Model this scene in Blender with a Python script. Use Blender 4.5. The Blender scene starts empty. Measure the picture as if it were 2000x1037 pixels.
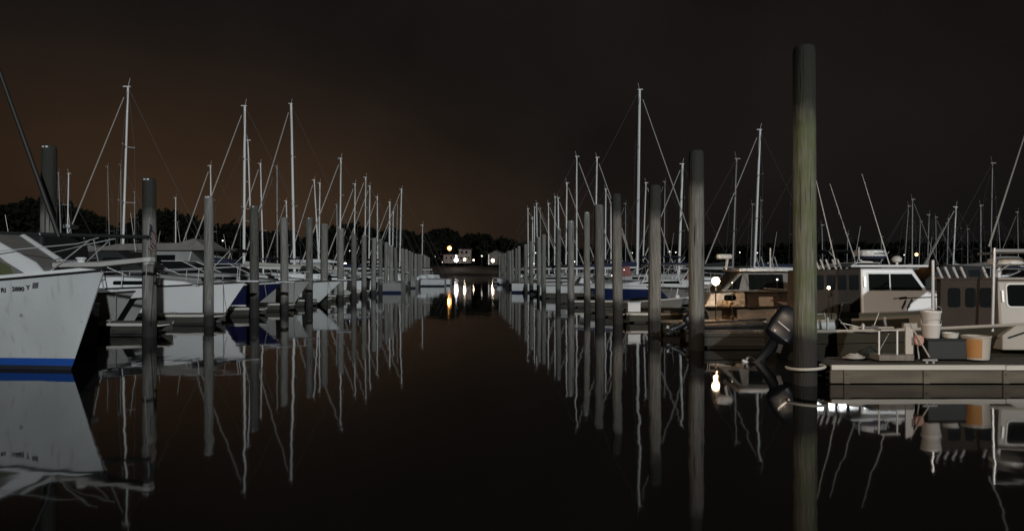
import bpy, bmesh, math, random
from mathutils import Vector, Matrix
R = math.radians
random.seed(7)
sc = bpy.context.scene
col = sc.collection

# ------------------------------------------------------------------ camera, sky, light, exposure
F = 1500.0            # focal length in photo pixels (photo 2000 wide)
EYE = 1.7             # metres above the water
HY = 530.0            # horizon row
def P(px, py, d):
    return Vector(((px - 1000.0) * d / F, d, EYE - (py - HY) * d / F))
def XP(px, d): return (px - 1000.0) * d / F
def ZP(py, d): return EYE - (py - HY) * d / F

cam_d = bpy.data.cameras.new('camera')
cam = bpy.data.objects.new('camera', cam_d); col.objects.link(cam)
cam.location = (0, 0, EYE); cam.rotation_euler = (R(90), 0, 0)
cam_d.sensor_width = 36; cam_d.lens = 27.0; cam_d.shift_y = 11.5 / 2000
cam_d.clip_end = 3000; cam_d.clip_start = 0.05
sc.camera = cam
sc.view_settings.view_transform = 'Standard'
sc.view_settings.look = 'None'
sc.view_settings.exposure = 0.0
sc.view_settings.gamma = 1.0
try: sc.view_settings.use_curve_mapping = False
except Exception: pass
sc.cycles.max_bounces = 6
sc.cycles.use_denoising = True
sc.cycles.sample_clamp_indirect = 4.0
sc.cycles.use_light_tree = True

w = bpy.data.worlds.new('World'); sc.world = w; w.use_nodes = True
nt = w.node_tree; nt.nodes.clear()
N = nt.nodes.new; LK = nt.links.new
wo = N('ShaderNodeOutputWorld'); bg = N('ShaderNodeBackground'); LK(bg.outputs[0], wo.inputs[0])
tc = N('ShaderNodeTexCoord')
def glow(direction, rgb, p0, p1, power):
    """a soft patch of town glow on the low cloud round one direction"""
    dn = N('ShaderNodeVectorMath'); dn.operation = 'DOT_PRODUCT'
    v = Vector(direction).normalized(); dn.inputs[1].default_value = v
    sc_ = N('ShaderNodeVectorMath'); sc_.operation = 'MULTIPLY'; sc_.inputs[1].default_value = (1, 1, 3.4)
    LK(tc.outputs['Generated'], sc_.inputs[0]); 
    nm = N('ShaderNodeVectorMath'); nm.operation = 'NORMALIZE'; LK(sc_.outputs[0], nm.inputs[0])
    LK(nm.outputs[0], dn.inputs[0])
    mr = N('ShaderNodeMapRange'); mr.inputs['From Min'].default_value = p0; mr.inputs['From Max'].default_value = p1
    LK(dn.outputs['Value'], mr.inputs['Value'])
    pw = N('ShaderNodeMath'); pw.operation = 'POWER'; pw.inputs[1].default_value = power; LK(mr.outputs[0], pw.inputs[0])
    cm = N('ShaderNodeVectorMath'); cm.operation = 'SCALE'; cm.inputs[0].default_value = rgb
    LK(pw.outputs[0], cm.inputs['Scale'])
    return cm.outputs[0]
def addv(a, b):
    n = N('ShaderNodeVectorMath'); n.operation = 'ADD'; LK(a, n.inputs[0]); LK(b, n.inputs[1]); return n.outputs[0]
base = N('ShaderNodeRGB'); base.outputs[0].default_value = (0.0060, 0.0052, 0.0050, 1)
ctx = None
ns = N('ShaderNodeTexNoise'); ns.inputs['Scale'].default_value = 3.4; ns.inputs['Detail'].default_value = 5; ns.inputs['Roughness'].default_value = .5
LK(tc.outputs['Generated'], ns.inputs['Vector'])
tot = addv(base.outputs[0], glow((-0.50, 1, 0.36), (0.0220, 0.0105, 0.0036), 0.84, 1.0, 2.0))
tot = addv(tot, glow((-0.17, 1, 0.10), (0.0150, 0.0085, 0.0040), 0.90, 1.0, 1.8))
tot = addv(tot, glow((0.0, 1, 0.75), (0.0040, 0.0028, 0.0021), 0.76, 1.0, 1.4))
mrn = N('ShaderNodeMapRange'); mrn.inputs['From Min'].default_value = 0.3; mrn.inputs['From Max'].default_value = 0.75
mrn.inputs['To Min'].default_value = 0.68; mrn.inputs['To Max'].default_value = 1.32
LK(ns.outputs[0], mrn.inputs['Value'])
fin = N('ShaderNodeVectorMath'); fin.operation = 'SCALE'; LK(tot, fin.inputs[0]); LK(mrn.outputs[0], fin.inputs['Scale'])
LK(fin.outputs[0], bg.inputs['Color']); bg.inputs['Strength'].default_value = 1.0

# the harbour floodlight behind the camera, far enough to light the whole basin evenly
sd = bpy.data.lights.new('sun', 'SUN'); sd.energy = 1.5; sd.angle = R(0.7); sd.color = (0.94, 0.99, 1.0)
sun = bpy.data.objects.new('sun', sd); col.objects.link(sun)
sun.rotation_euler = Vector((-0.42, 1.0, -0.30)).to_track_quat('-Z', 'Y').to_euler()

# the warm quay lamp behind and to the left of the camera that lights the near right-hand boats
ql = bpy.data.lights.new('quay_lamp_light', 'SPOT'); ql.energy = 7800; ql.color = (1.0, 0.80, 0.62); ql.spot_size = R(56); ql.spot_blend = 0.5; ql.shadow_soft_size = 0.035
qlo = bpy.data.objects.new('quay_lamp_light', ql); col.objects.link(qlo); qlo.location = (-5, -6, 6.4)
qlo.rotation_euler = (Vector((10, 20, 0.6)) - Vector((-5, -6, 6.4))).to_track_quat('-Z', 'Y').to_euler()

# ------------------------------------------------------------------ materials
MATS = {}
def mat(name, rgb, rough=0.5, metal=0.0, var=0.0, scale=3.0, stretch=(1, 1, 1), bump=0.0, coat=0.0, streak=None, spec=0.5):
    if name in MATS: return MATS[name]
    m = bpy.data.materials.new(name); m.use_nodes = True; MATS[name] = m
    t = m.node_tree; b = t.nodes['Principled BSDF']
    b.inputs['Base Color'].default_value = (*rgb, 1); b.inputs['Roughness'].default_value = rough
    b.inputs['Metallic'].default_value = metal; b.inputs['Coat Weight'].default_value = coat
    b.inputs['Specular IOR Level'].default_value = spec
    if var or bump:
        c = t.nodes.new('ShaderNodeTexCoord'); mp = t.nodes.new('ShaderNodeMapping'); mp.inputs['Scale'].default_value = stretch
        n = t.nodes.new('ShaderNodeTexNoise'); n.inputs['Scale'].default_value = scale; n.inputs['Detail'].default_value = 6
        t.links.new(c.outputs['Object'], mp.inputs[0]); t.links.new(mp.outputs[0], n.inputs['Vector'])
        r = t.nodes.new('ShaderNodeMapRange'); r.inputs['From Min'].default_value = 0.3; r.inputs['From Max'].default_value = 0.7
        r.inputs['To Min'].default_value = 1 - var; r.inputs['To Max'].default_value = 1.0
        t.links.new(n.outputs[0], r.inputs['Value'])
        mx = t.nodes.new('ShaderNodeMix'); mx.data_type = 'RGBA'; mx.inputs[6].default_value = (*(x * 0.35 for x in rgb), 1) if not streak else (*streak, 1)
        mx.inputs[7].default_value = (*rgb, 1)
        t.links.new(r.outputs[0], mx.inputs[0]); t.links.new(mx.outputs[2], b.inputs['Base Color'])
        if bump:
            bp = t.nodes.new('ShaderNodeBump'); bp.inputs['Strength'].default_value = bump; bp.inputs['Distance'].default_value = 0.02
            t.links.new(n.outputs[0], bp.inputs['Height']); t.links.new(bp.outputs[0], b.inputs['Normal'])
    return m
def emis(name, rgb, s):
    if name in MATS: return MATS[name]
    m = bpy.data.materials.new(name); m.use_nodes = True; MATS[name] = m
    b = m.node_tree.nodes['Principled BSDF']; b.inputs['Base Color'].default_value = (0.8, 0.8, 0.8, 1)
    b.inputs['Emission Color'].default_value = (*rgb, 1); b.inputs['Emission Strength'].default_value = s
    try: m.cycles.emission_sampling = 'NONE'
    except Exception: pass
    return m
def wood(name, rgb, wet_z, shade_from=None, algae=None):
    """weathered piling wood: long grain, a wet tide band below wet_z, optional painted lamp cut-off shade above shade_from"""
    m = bpy.data.materials.new(name); m.use_nodes = True; MATS[name] = m
    t = m.node_tree; b = t.nodes['Principled BSDF']; b.inputs['Roughness'].default_value = 0.85
    n_, l_ = t.nodes.new, t.links.new
    c = n_('ShaderNodeTexCoord'); mp = n_('ShaderNodeMapping'); mp.inputs['Scale'].default_value = (9, 9, 0.7)
    l_(c.outputs['Object'], mp.inputs[0])
    g = n_('ShaderNodeTexNoise'); g.inputs['Scale'].default_value = 3; g.inputs['Detail'].default_value = 8; l_(mp.outputs[0], g.inputs['Vector'])
    g2 = n_('ShaderNodeTexNoise'); g2.inputs['Scale'].default_value = 2.2; g2.inputs['Detail'].default_value = 4; l_(c.outputs['Object'], g2.inputs['Vector'])
    cr = n_('ShaderNodeMapRange'); cr.inputs['From Min'].default_value = 0.35; cr.inputs['From Max'].default_value = 0.68; l_(g.outputs[0], cr.inputs['Value'])
    mx = n_('ShaderNodeMix'); mx.data_type = 'RGBA'; mx.inputs[6].default_value = (*(x * 0.55 for x in rgb), 1); mx.inputs[7].default_value = (*rgb, 1)
    l_(cr.outputs[0], mx.inputs[0]); cur = mx.outputs[2]
    sp = n_('ShaderNodeSeparateXYZ'); l_(c.outputs['Object'], sp.inputs[0])
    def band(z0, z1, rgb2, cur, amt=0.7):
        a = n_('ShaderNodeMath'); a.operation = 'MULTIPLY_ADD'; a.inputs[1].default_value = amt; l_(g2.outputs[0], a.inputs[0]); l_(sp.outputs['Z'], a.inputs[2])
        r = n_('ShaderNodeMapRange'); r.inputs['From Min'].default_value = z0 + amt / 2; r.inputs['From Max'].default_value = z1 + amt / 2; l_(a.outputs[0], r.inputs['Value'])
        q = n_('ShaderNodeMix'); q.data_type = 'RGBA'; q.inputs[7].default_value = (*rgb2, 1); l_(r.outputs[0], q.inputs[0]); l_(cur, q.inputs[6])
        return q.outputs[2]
    if algae: 
        k = n_('ShaderNodeMix'); k.data_type = 'RGBA'; k.inputs[7].default_value = (*algae, 1); l_(cur, k.inputs[6])
        r = n_('ShaderNodeMapRange'); r.inputs['From Min'].default_value = 0.4; r.inputs['From Max'].default_value = 0.66; r.inputs['To Max'].default_value = 0.7
        l_(g2.outputs[0], r.inputs['Value']); l_(r.outputs[0], k.inputs[0]); cur = k.outputs[2]
    if shade_from is not None: cur = band(shade_from, shade_from + 0.35, (rgb[0] * .13, rgb[1] * .14, rgb[2] * .13), cur, 0.5)  # shade above the lamp's cut-off, painted into the wood colour
    cur = band(wet_z, wet_z - 0.32, (0.018, 0.018, 0.016), cur)
    l_(cur, b.inputs['Base Color'])
    mp3 = n_('ShaderNodeMapping'); mp3.inputs['Scale'].default_value = (14, 14, .35); l_(c.outputs['Object'], mp3.inputs[0])
    g3 = n_('ShaderNodeTexNoise'); g3.inputs['Scale'].default_value = 1.6; g3.inputs['Detail'].default_value = 3; l_(mp3.outputs[0], g3.inputs['Vector'])
    r3 = n_('ShaderNodeMapRange'); r3.inputs['From Min'].default_value = 0.36; r3.inputs['From Max'].default_value = 0.33; l_(g3.outputs[0], r3.inputs['Value'])
    k3 = n_('ShaderNodeMix'); k3.data_type = 'RGBA'; k3.inputs[7].default_value = (.03, .028, .025, 1); l_(r3.outputs[0], k3.inputs[0]); l_(cur, k3.inputs[6]); l_(k3.outputs[2], b.inputs['Base Color'])
    bp = n_('ShaderNodeBump'); bp.inputs['Strength'].default_value = 0.9; bp.inputs['Distance'].default_value = 0.03
    l_(g.outputs[0], bp.inputs['Height']); l_(bp.outputs[0], b.inputs['Normal'])
    return m

GEL = mat('gelcoat white', (0.62, 0.64, 0.65), 0.35, var=0.22, scale=1.6, stretch=(1, 1, .35))
GEL2 = mat('gelcoat grey white', (0.32, 0.32, 0.315), 0.4, var=0.3, scale=1.6, stretch=(1, 1, .35))
GELB = mat('gelcoat bright', (0.78, 0.79, 0.80), 0.3, var=0.12, scale=1.2)
CREAM = mat('gelcoat cream', (0.46, 0.415, 0.36), 0.4, var=0.35, scale=2.0, stretch=(1, 1, .4))
NAVY = mat('navy hull paint', (0.012, 0.014, 0.055), 0.25)
BLUE = mat('royal blue hull paint', (0.014, 0.024, 0.085), 0.3)
BOOT = mat('blue boot stripe', (0.018, 0.085, 0.38), 0.45)
BOTTOM = mat('dark bottom paint', (0.015, 0.018, 0.03), 0.8)
BLK = mat('black rubber', (0.012, 0.012, 0.012), 0.6)
CANV = mat('black canvas', (0.014, 0.014, 0.015), 0.75, var=0.3, scale=4)
CANVN = mat('navy canvas', (0.018, 0.022, 0.06), 0.85, var=0.3, scale=4)
CANVB = mat('brown canvas', (0.042, 0.030, 0.022), 0.9, var=0.3, scale=3)
CANVG = mat('grey canvas', (0.20, 0.185, 0.175), 0.9, var=0.4, scale=3)
CANVT = mat('tan sail cloth', (0.42, 0.40, 0.37), 0.9, var=0.2, scale=4)
VINYL = mat('smoked clear vinyl', (0.010, 0.012, 0.013), 0.08, var=0.0)
GLASS = mat('dark cabin glass', (0.006, 0.008, 0.008), 0.06)
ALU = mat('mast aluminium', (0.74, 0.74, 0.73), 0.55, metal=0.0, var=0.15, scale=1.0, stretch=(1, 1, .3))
ALUD = mat('mast aluminium dimmed for light falloff', (0.30, 0.30, 0.29), 0.55, var=0.2, scale=1.0)
CHROME = mat('polished stainless', (0.72, 0.72, 0.73), 0.25, metal=0.35)
WIRE = mat('stainless wire', (0.11, 0.11, 0.11), 0.5)
DECKW = mat('grey dock planks', (0.20, 0.18, 0.155), 0.9, var=0.5, scale=3, stretch=(6, .5, 1), bump=.4)
FASC = mat('pale dock edge timber', (0.56, 0.54, 0.49), 0.75, var=0.35, scale=2, stretch=(.5, 2, 6))
SIDEN = mat('near dock side timber', (0.13, 0.115, 0.09), 0.9, var=0.75, scale=2.2, stretch=(.5, 1, 2.2), bump=.6)
SIDEW = mat('weathered dock side timber', (0.055, 0.052, 0.043), 0.9, var=0.6, scale=1.6, stretch=(.6, 1, 3), bump=.4)
FLOATB = mat('black dock float', (0.015, 0.015, 0.014), 0.7)
WHP = mat('white plastic', (0.70, 0.68, 0.64), 0.4, var=0.15, scale=5)
ORP = mat('orange patch tone', (0.42, 0.20, 0.06), 0.6, var=0.2, scale=5)  # orange tone laid over one side of the tub
BUOYM = mat('faded red float foam', (0.50, 0.27, 0.22), 0.7)
ROPE = mat('pale rope', (0.42, 0.40, 0.36), 0.9, var=0.3, scale=30)
OBM = mat('outboard cowl black', (0.006, 0.008, 0.012), 0.4, coat=0.15)
REDC = mat('faded red cloth', (0.30, 0.11, 0.10), 0.9, var=0.3, scale=5)
OLIVE = mat('olive canvas', (0.10, 0.11, 0.05), 0.9, var=0.3, scale=5)
TEAK = mat('varnished teak', (0.13, 0.06, 0.035), 0.4, var=0.4, scale=4, stretch=(1, 6, 6))
PUL = mat('weathered plank', (0.58, 0.56, 0.53), 0.7, var=0.3, scale=3, stretch=(.6, 5, 5))
LEAF = mat('night foliage', (0.009, 0.010, 0.007), 0.9, var=0.4, scale=0.4, spec=0.05)
BARK = mat('tree bark', (0.03, 0.025, 0.02), 0.9)
EARTH = mat('shore earth', (0.016, 0.014, 0.012), 0.95, var=0.4, scale=0.2, spec=0.1)
HOUSEW = mat('pale clapboard', (0.09, 0.083, 0.08), 0.8, var=0.2, scale=1)
ROOF = mat('dark shingle', (0.05, 0.045, 0.045), 0.9)
def hull_paint():
    m = bpy.data.materials.new('worn hull paint'); m.use_nodes = True; t = m.node_tree; b = t.nodes['Principled BSDF']; b.inputs['Roughness'].default_value = .38
    n_, l_ = t.nodes.new, t.links.new; c = n_('ShaderNodeTexCoord')
    def noise(sc_, st_, lo, hi):
        mp = n_('ShaderNodeMapping'); mp.inputs['Scale'].default_value = st_; l_(c.outputs['Object'], mp.inputs[0])
        g = n_('ShaderNodeTexNoise'); g.inputs['Scale'].default_value = sc_; g.inputs['Detail'].default_value = 8; l_(mp.outputs[0], g.inputs['Vector'])
        r = n_('ShaderNodeMapRange'); r.inputs['From Min'].default_value = lo; r.inputs['From Max'].default_value = hi; l_(g.outputs[0], r.inputs['Value']); return r.outputs[0]
    def mix(f, a, bb):
        q = n_('ShaderNodeMix'); q.data_type = 'RGBA'; l_(f, q.inputs[0])
        for i, v in ((6, a), (7, bb)):
            if isinstance(v, tuple): q.inputs[i].default_value = (*v, 1)
            else: l_(v, q.inputs[i])
        return q.outputs[2]
    cur = mix(noise(1.3, (1, 1, .5), .35, .7), (.50, .515, .52), (.60, .62, .625))
    s1 = n_('ShaderNodeMath'); s1.operation = 'MULTIPLY'; s1.inputs[1].default_value = .45; l_(noise(2.2, (5, 5, .22), .58, .75), s1.inputs[0]); cur = mix(s1.outputs[0], cur, (.30, .27, .22))
    s2 = n_('ShaderNodeMath'); s2.operation = 'MULTIPLY'; s2.inputs[1].default_value = .5; l_(noise(14, (1, 1, 3), .66, .72), s2.inputs[0]); cur = mix(s2.outputs[0], cur, (.25, .25, .25))
    l_(cur, b.inputs['Base Color']); return m
HULLW = hull_paint()
WOODS = [wood('piling wood %d' % i, c, z) for i, (c, z) in enumerate([((.225, .22, .20), .75), ((.265, .26, .24), .62), ((.175, .17, .158), .85)])]
WOOD_D = wood('piling wood shaded top', (.235, .228, .205), .72, shade_from=2.95)
WOOD_E = wood('piling wood dark and stained', (.12, .115, .105), .9)
WOOD_G = wood('piling wood green algae', (.165, .168, .13), .92, shade_from=3.85, algae=(.075, .105, .030))
WOOD_G2 = wood('piling wood dim topped', (.215, .208, .19), .80, shade_from=3.35)

# ------------------------------------------------------------------ mesh helpers
class MB:
    def __init__(s): s.v = []; s.f = []; s.m = []
    def add(s, vs, fs, mi=0):
        o = len(s.v); s.v += [tuple(p) for p in vs]
        for f in fs: s.f.append(tuple(i + o for i in f)); s.m.append(mi)
    def box(s, c, sz, rot=None, mi=0):
        c = Vector(c); hx, hy, hz = (a / 2 for a in sz)
        vs = [Vector((x, y, z)) for x in (-hx, hx) for y in (-hy, hy) for z in (-hz, hz)]
        if rot is not None:
            mt = Matrix.Rotation(rot[2], 3, 'Z') @ Matrix.Rotation(rot[1], 3, 'Y') @ Matrix.Rotation(rot[0], 3, 'X')
            vs = [mt @ q for q in vs]
        s.add([q + c for q in vs], [(0, 1, 3, 2), (4, 6, 7, 5), (0, 4, 5, 1), (2, 3, 7, 6), (0, 2, 6, 4), (1, 5, 7, 3)], mi)
        return s
    def tube(s, pts, r, n=8, mi=0, r2=None):
        pts = [Vector(p) for p in pts]; k = len(pts); vs = []
        for i, p in enumerate(pts):
            d = (pts[min(i + 1, k - 1)] - pts[max(i - 1, 0)])
            if d.length < 1e-9: d = Vector((0, 0, 1))
            d.normalize(); a = d.cross(Vector((0, 0, 1)) if abs(d.z) < .95 else Vector((1, 0, 0))).normalized(); b = d.cross(a)
            rr = r if r2 is None else r + (r2 - r) * i / (k - 1)
            vs += [p + (a * math.cos(2 * math.pi * j / n) + b * math.sin(2 * math.pi * j / n)) * rr for j in range(n)]
        fs = [(i * n + j, i * n + (j + 1) % n, (i + 1) * n + (j + 1) % n, (i + 1) * n + j) for i in range(k - 1) for j in range(n)]
        fs += [tuple(range(n))[::-1], tuple((k - 1) * n + j for j in range(n))]
        s.add(vs, fs, mi); return s
    def lathe(s, prof, c=(0, 0, 0), n=20, axis=None, mi=0):
        """prof: (radius, height) pairs, turned about +Z (or the given axis) through c"""
        q = Vector(axis).normalized().to_track_quat('Z', 'Y').to_matrix() if axis else Matrix.Identity(3)
        c = Vector(c); vs = []
        for r, h in prof:
            vs += [c + q @ Vector((r * math.cos(2 * math.pi * j / n), r * math.sin(2 * math.pi * j / n), h)) for j in range(n)]
        k = len(prof)
        fs = [(i * n + j, i * n + (j + 1) % n, (i + 1) * n + (j + 1) % n, (i + 1) * n + j) for i in range(k - 1) for j in range(n)]
        fs += [tuple(range(n))[::-1], tuple((k - 1) * n + j for j in range(n))]
        s.add(vs, fs, mi); return s
    def prism(s, poly, y0, y1, mi=0):
        """poly of (x, z) drawn from y0 to y1"""
        n = len(poly); vs = [(x, y0, z) for x, z in poly] + [(x, y1, z) for x, z in poly]
        s.add(vs, [tuple(range(n)), tuple(range(n, 2 * n))[::-1]] + [(i, i + n, (i + 1) % n + n, (i + 1) % n) for i in range(n)], mi); return s
    def grid(s, rows, mi=None, flip=False):
        n = len(rows[0]); o = len(s.v)
        for r in rows: s.v += [tuple(p) for p in r]
        for i in range(len(rows) - 1):
            for j in range(n - 1):
                f = (o + i * n + j, o + i * n + j + 1, o + (i + 1) * n + j + 1, o + (i + 1) * n + j)
                s.f.append(f[::-1] if flip else f); s.m.append(mi[j] if mi else 0)
        return s
    def build(s, name, mats, parent=None, smooth=False, bevel=0.0, loc=None):
        me = bpy.data.meshes.new(name); me.from_pydata(s.v, [], s.f)
        mats = mats if isinstance(mats, (list, tuple)) else [mats]
        for m_ in mats: me.materials.append(m_)
        me.polygons.foreach_set('material_index', s.m)
        if smooth: me.polygons.foreach_set('use_smooth', [True] * len(s.f))
        bm = bmesh.new(); bm.from_mesh(me); bmesh.ops.recalc_face_normals(bm, faces=bm.faces); bm.to_mesh(me); bm.free()
        me.update()
        if smooth and hasattr(me, 'set_sharp_from_angle'): me.set_sharp_from_angle(angle=R(40))
        o = bpy.data.objects.new(name, me); col.objects.link(o)
        if parent is not None: o.parent = parent
        if loc is not None: o.location = loc
        if bevel:
            b = o.modifiers.new('bevel', 'BEVEL'); b.width = bevel; b.segments = 2; b.limit_method = 'ANGLE'
        return o
def thing(name, label, cat, loc=(0, 0, 0), rz=0.0, group=None):
    o = bpy.data.objects.new(name, None); col.objects.link(o); o.empty_display_size = .3
    o.location = loc; o.rotation_euler = (0, 0, rz); o['label'] = label; o['category'] = cat
    if group: o['group'] = group
    return o
def tag(o, label, cat, group=None):
    o['label'] = label; o['category'] = cat
    if group: o['group'] = group
    return o
def struct(o, kind='structure'): o['kind'] = kind; return o

# ------------------------------------------------------------------ water, shore, woods
def make_water():
    m = bpy.data.materials.new('harbour water'); m.use_nodes = True; t = m.node_tree; b = t.nodes['Principled BSDF']
    b.inputs['Base Color'].default_value = (0.004, 0.004, 0.004, 1); b.inputs['Roughness'].default_value = 0.035; b.inputs['IOR'].default_value = 1.33
    n_, l_ = t.nodes.new, t.links.new
    c = n_('ShaderNodeTexCoord'); mp = n_('ShaderNodeMapping'); mp.inputs['Scale'].default_value = (1.0, 0.55, 1); l_(c.outputs['Object'], mp.inputs[0])
    a = n_('ShaderNodeTexNoise'); a.inputs['Scale'].default_value = 1.5; a.inputs['Detail'].default_value = 2; a.inputs['Roughness'].default_value = .4; l_(mp.outputs[0], a.inputs['Vector'])
    d = n_('ShaderNodeTexNoise'); d.inputs['Scale'].default_value = 0.25; d.inputs['Detail'].default_value = 1; l_(mp.outputs[0], d.inputs['Vector'])
    s = n_('ShaderNodeMath'); s.operation = 'MULTIPLY_ADD'; s.inputs[1].default_value = 3.0; l_(d.outputs[0], s.inputs[0]); l_(a.outputs[0], s.inputs[2])
    bp = n_('ShaderNodeBump'); bp.inputs['Strength'].default_value = 1.0; bp.inputs['Distance'].default_value = 0.0042
    pn = n_('ShaderNodeTexNoise'); pn.inputs['Scale'].default_value = .16; pn.inputs['Detail'].default_value = 2; l_(c.outputs['Object'], pn.inputs['Vector'])
    pr = n_('ShaderNodeMapRange'); pr.inputs['From Min'].default_value = .38; pr.inputs['From Max'].default_value = .62; pr.inputs['To Min'].default_value = .25; pr.inputs['To Max'].default_value = 1.35; l_(pn.outputs[0], pr.inputs['Value'])
    l_(pr.outputs[0], bp.inputs['Strength'])
    l_(s.outputs[0], bp.inputs['Height']); l_(bp.outputs[0], b.inputs['Normal'])
    mb = MB(); mb.add([(-1500, -60, 0), (1500, -60, 0), (1500, 1500, 0), (-1500, 1500, 0)], [(0, 1, 2, 3)])
    struct(mb.build('water', m))
make_water()

def shore_d(px):
    if px < 500: return 215.0
    if px < 860: return 215 + (px - 500) / 360 * 149
    return 364.0
def make_shore():
    mb = MB(); rows = []
    for px in range(-900, 3000, 25):
        d = shore_d(px); u = (px - 1000) / F; j = random.uniform(-2, 2)
        rows.append([(u * (d + q + j), d + q + j, z) for q, z in ((0, -1), (1.5, .8), (8, 2.2 + random.uniform(-.4, .4)), (20, 4.2), (60, 6), (500, 14))])
    mb.grid(rows); struct(mb.build('shore', EARTH, smooth=True))
make_shore()
SIL = [(-300, 400), (0, 402), (25, 397), (60, 385), (100, 392), (140, 400), (165, 404), (200, 425), (235, 438), (260, 425), (300, 405), (325, 401), (350, 412), (395, 433),
       (430, 436), (450, 434), (480, 440), (520, 446), (600, 450), (650, 440), (680, 432), (710, 436), (728, 450), (760, 446), (800, 448), (830, 452), (865, 443), (885, 446),
       (897, 465), (915, 456), (930, 452), (950, 455), (970, 466), (985, 461), (1005, 468), (1030, 474), (1060, 478), (1200, 480), (1500, 474), (1800, 470), (2300, 470)]
def sil(px):
    for (a, ya), (b, yb) in zip(SIL, SIL[1:]):
        if a <= px <= b: return ya + (yb - ya) * (px - a) / (b - a)
    return 475
def make_woods():
    rnd = random.Random(3); lf = MB(); tr = MB(); px = -250.0
    while px < 2250:
        d = shore_d(px) + rnd.uniform(26, 60); y = sil(px) + rnd.uniform(-2, 5)
        if rnd.random() < .35: y += rnd.uniform(5, 25)
        top = ZP(y, d); r = rnd.uniform(2.6, 4.6); cx = XP(px, d); g = 4.0
        tr.tube([(cx, d, g - 1), (cx + rnd.uniform(-.4, .4), d, top - r)], .35, 5, r2=.12)
        hgt = top - g
        for k in range(int(26 + hgt * 2.2)):
            cz = top - r * .4 - abs(rnd.gauss(0, 1)) * hgt * .34
            if cz < g: cz = g + rnd.random() * 3
            sp = r * (0.45 + 0.75 * min(1, (top - cz) / (hgt * .5)))
            a = rnd.uniform(0, 6.28); q = sp * math.sqrt(rnd.random())
            c = Vector((cx + q * math.cos(a), d + q * math.sin(a), cz))
            for _ in range(5):
                e = c + Vector([rnd.gauss(0, .6) for _ in range(3)]); s_ = rnd.uniform(.45, 1.1)
                u = Vector([rnd.gauss(0, 1) for _ in range(3)]).normalized(); v = u.cross(Vector([rnd.gauss(0, 1) for _ in range(3)])).normalized()
                lf.add([e - u * s_ - v * s_ * .6, e + u * s_ - v * s_ * .5, e + u * s_ * .8 + v * s_ * .6, e - u * s_ + v * s_ * .5], [(0, 1, 2, 3)])
        px += rnd.uniform(5, 10) * (300 / d)
    o = struct(lf.build('far_woods', LEAF), 'stuff'); tag(o, 'dark wooded shoreline closing off the far side of the basin', 'woods')
    t = tr.build('trunks', BARK, o); struct(t, 'stuff')
make_woods()

# ------------------------------------------------------------------ hull and cabin lofting
class Hull:
    def __init__(s, L, B, fs, fb, rake=.6, fine=2.0, tm=.35, knuckle=.7, flare=1.0, r0=.86, gk=.78):
        s.L, s.B, s.fs, s.fb, s.rake, s.fine, s.tm, s.kn, s.flare, s.r0 = L, B, fs, fb, rake, fine, tm, knuckle, flare, r0; s.gk = gk
    def zs(s, t): return s.fs + (s.fb - s.fs) * t ** 1.7
    def ws(s, t):
        a = max(0, (t - s.tm) / (1 - s.tm)); return s.B / 2 * ((.93 + .07 * min(1, t / s.tm)) * (1 - a ** s.fine)) + .012
    def pt(s, t, f, side=-1):
        r = s.r0 - (s.r0 - .10) * max(0, (t - .25) / .75) ** 1.3
        ff = max(f, 0); k = s.kn
        g = (ff / k) * s.gk if ff < k else s.gk + (ff - k) / (1 - k) * (1 - s.gk)
        w = s.ws(t) * (r + (1 - r) * g)
        if f < 0: w *= max(0.02, 1 + f * 2.2)
        x = s.L * t - s.rake * (1 - f) * t ** 7
        return Vector((x, side * w, s.zs(t) * f if f >= 0 else f * 1.3))
def build_hull(h, parent, top, stripe=None, bottom=None, band=None, stripe_z=(.04, .16), name='hull', rail=None, deckmat=None, rail_r=.03, deck_drop=.02):
    stripe = stripe or BOTTOM; bottom = bottom or BOTTOM; band = band or top
    T = [0, .08, .18, .3, .42, .52, .6, .68, .75, .81, .86, .90, .935, .965, .985, 1.0]
    rows = []
    for t in T:
        z = h.zs(t); fr = [-.3, 0, stripe_z[0] / z, stripe_z[1] / z, h.kn * .5, h.kn, (1 + h.kn) / 2, 1]
        st = [h.pt(t, f, -1) for f in fr]; rows.append(st[::-1] + [Vector((p.x, -p.y, p.z)) for p in st])
    mb = MB(); mi = [3, 3, 2, 2, 1, 0, 0, 0, 0, 0, 1, 2, 2, 3, 3]
    mi = [3, 2, 2, 2, 1, 0, 0, 0, 0, 0, 1, 2, 2, 2, 3]
    mb.grid(rows, mi)
    n = len(rows[0])
    mb.add(rows[0], [(i, i + 1, n - 2 - i, n - 1 - i) for i in range(n // 2 - 1)], 2)
    ho = mb.build(name, [bottom, stripe, top, band], parent, smooth=True)
    dk = MB(); dr = []
    for t in T:
        a = h.pt(t, 1, -1); z = a.z - deck_drop; dr.append([(a.x, a.y * q, z + .05 * (1 - q * q)) for q in (1, .6, 0, -.6, -1)])
    dk.grid(dr); dk.build('deck', deckmat or top, parent, smooth=True)
    rr = MB()
    for sd_ in (-1, 1): rr.tube([h.pt(t, 1, sd_) + Vector((0, sd_ * .01, 0)) for t in T], rail_r, 6)
    rr.build('rub_rail', rail or BLK, parent, smooth=True)
    return ho
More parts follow.
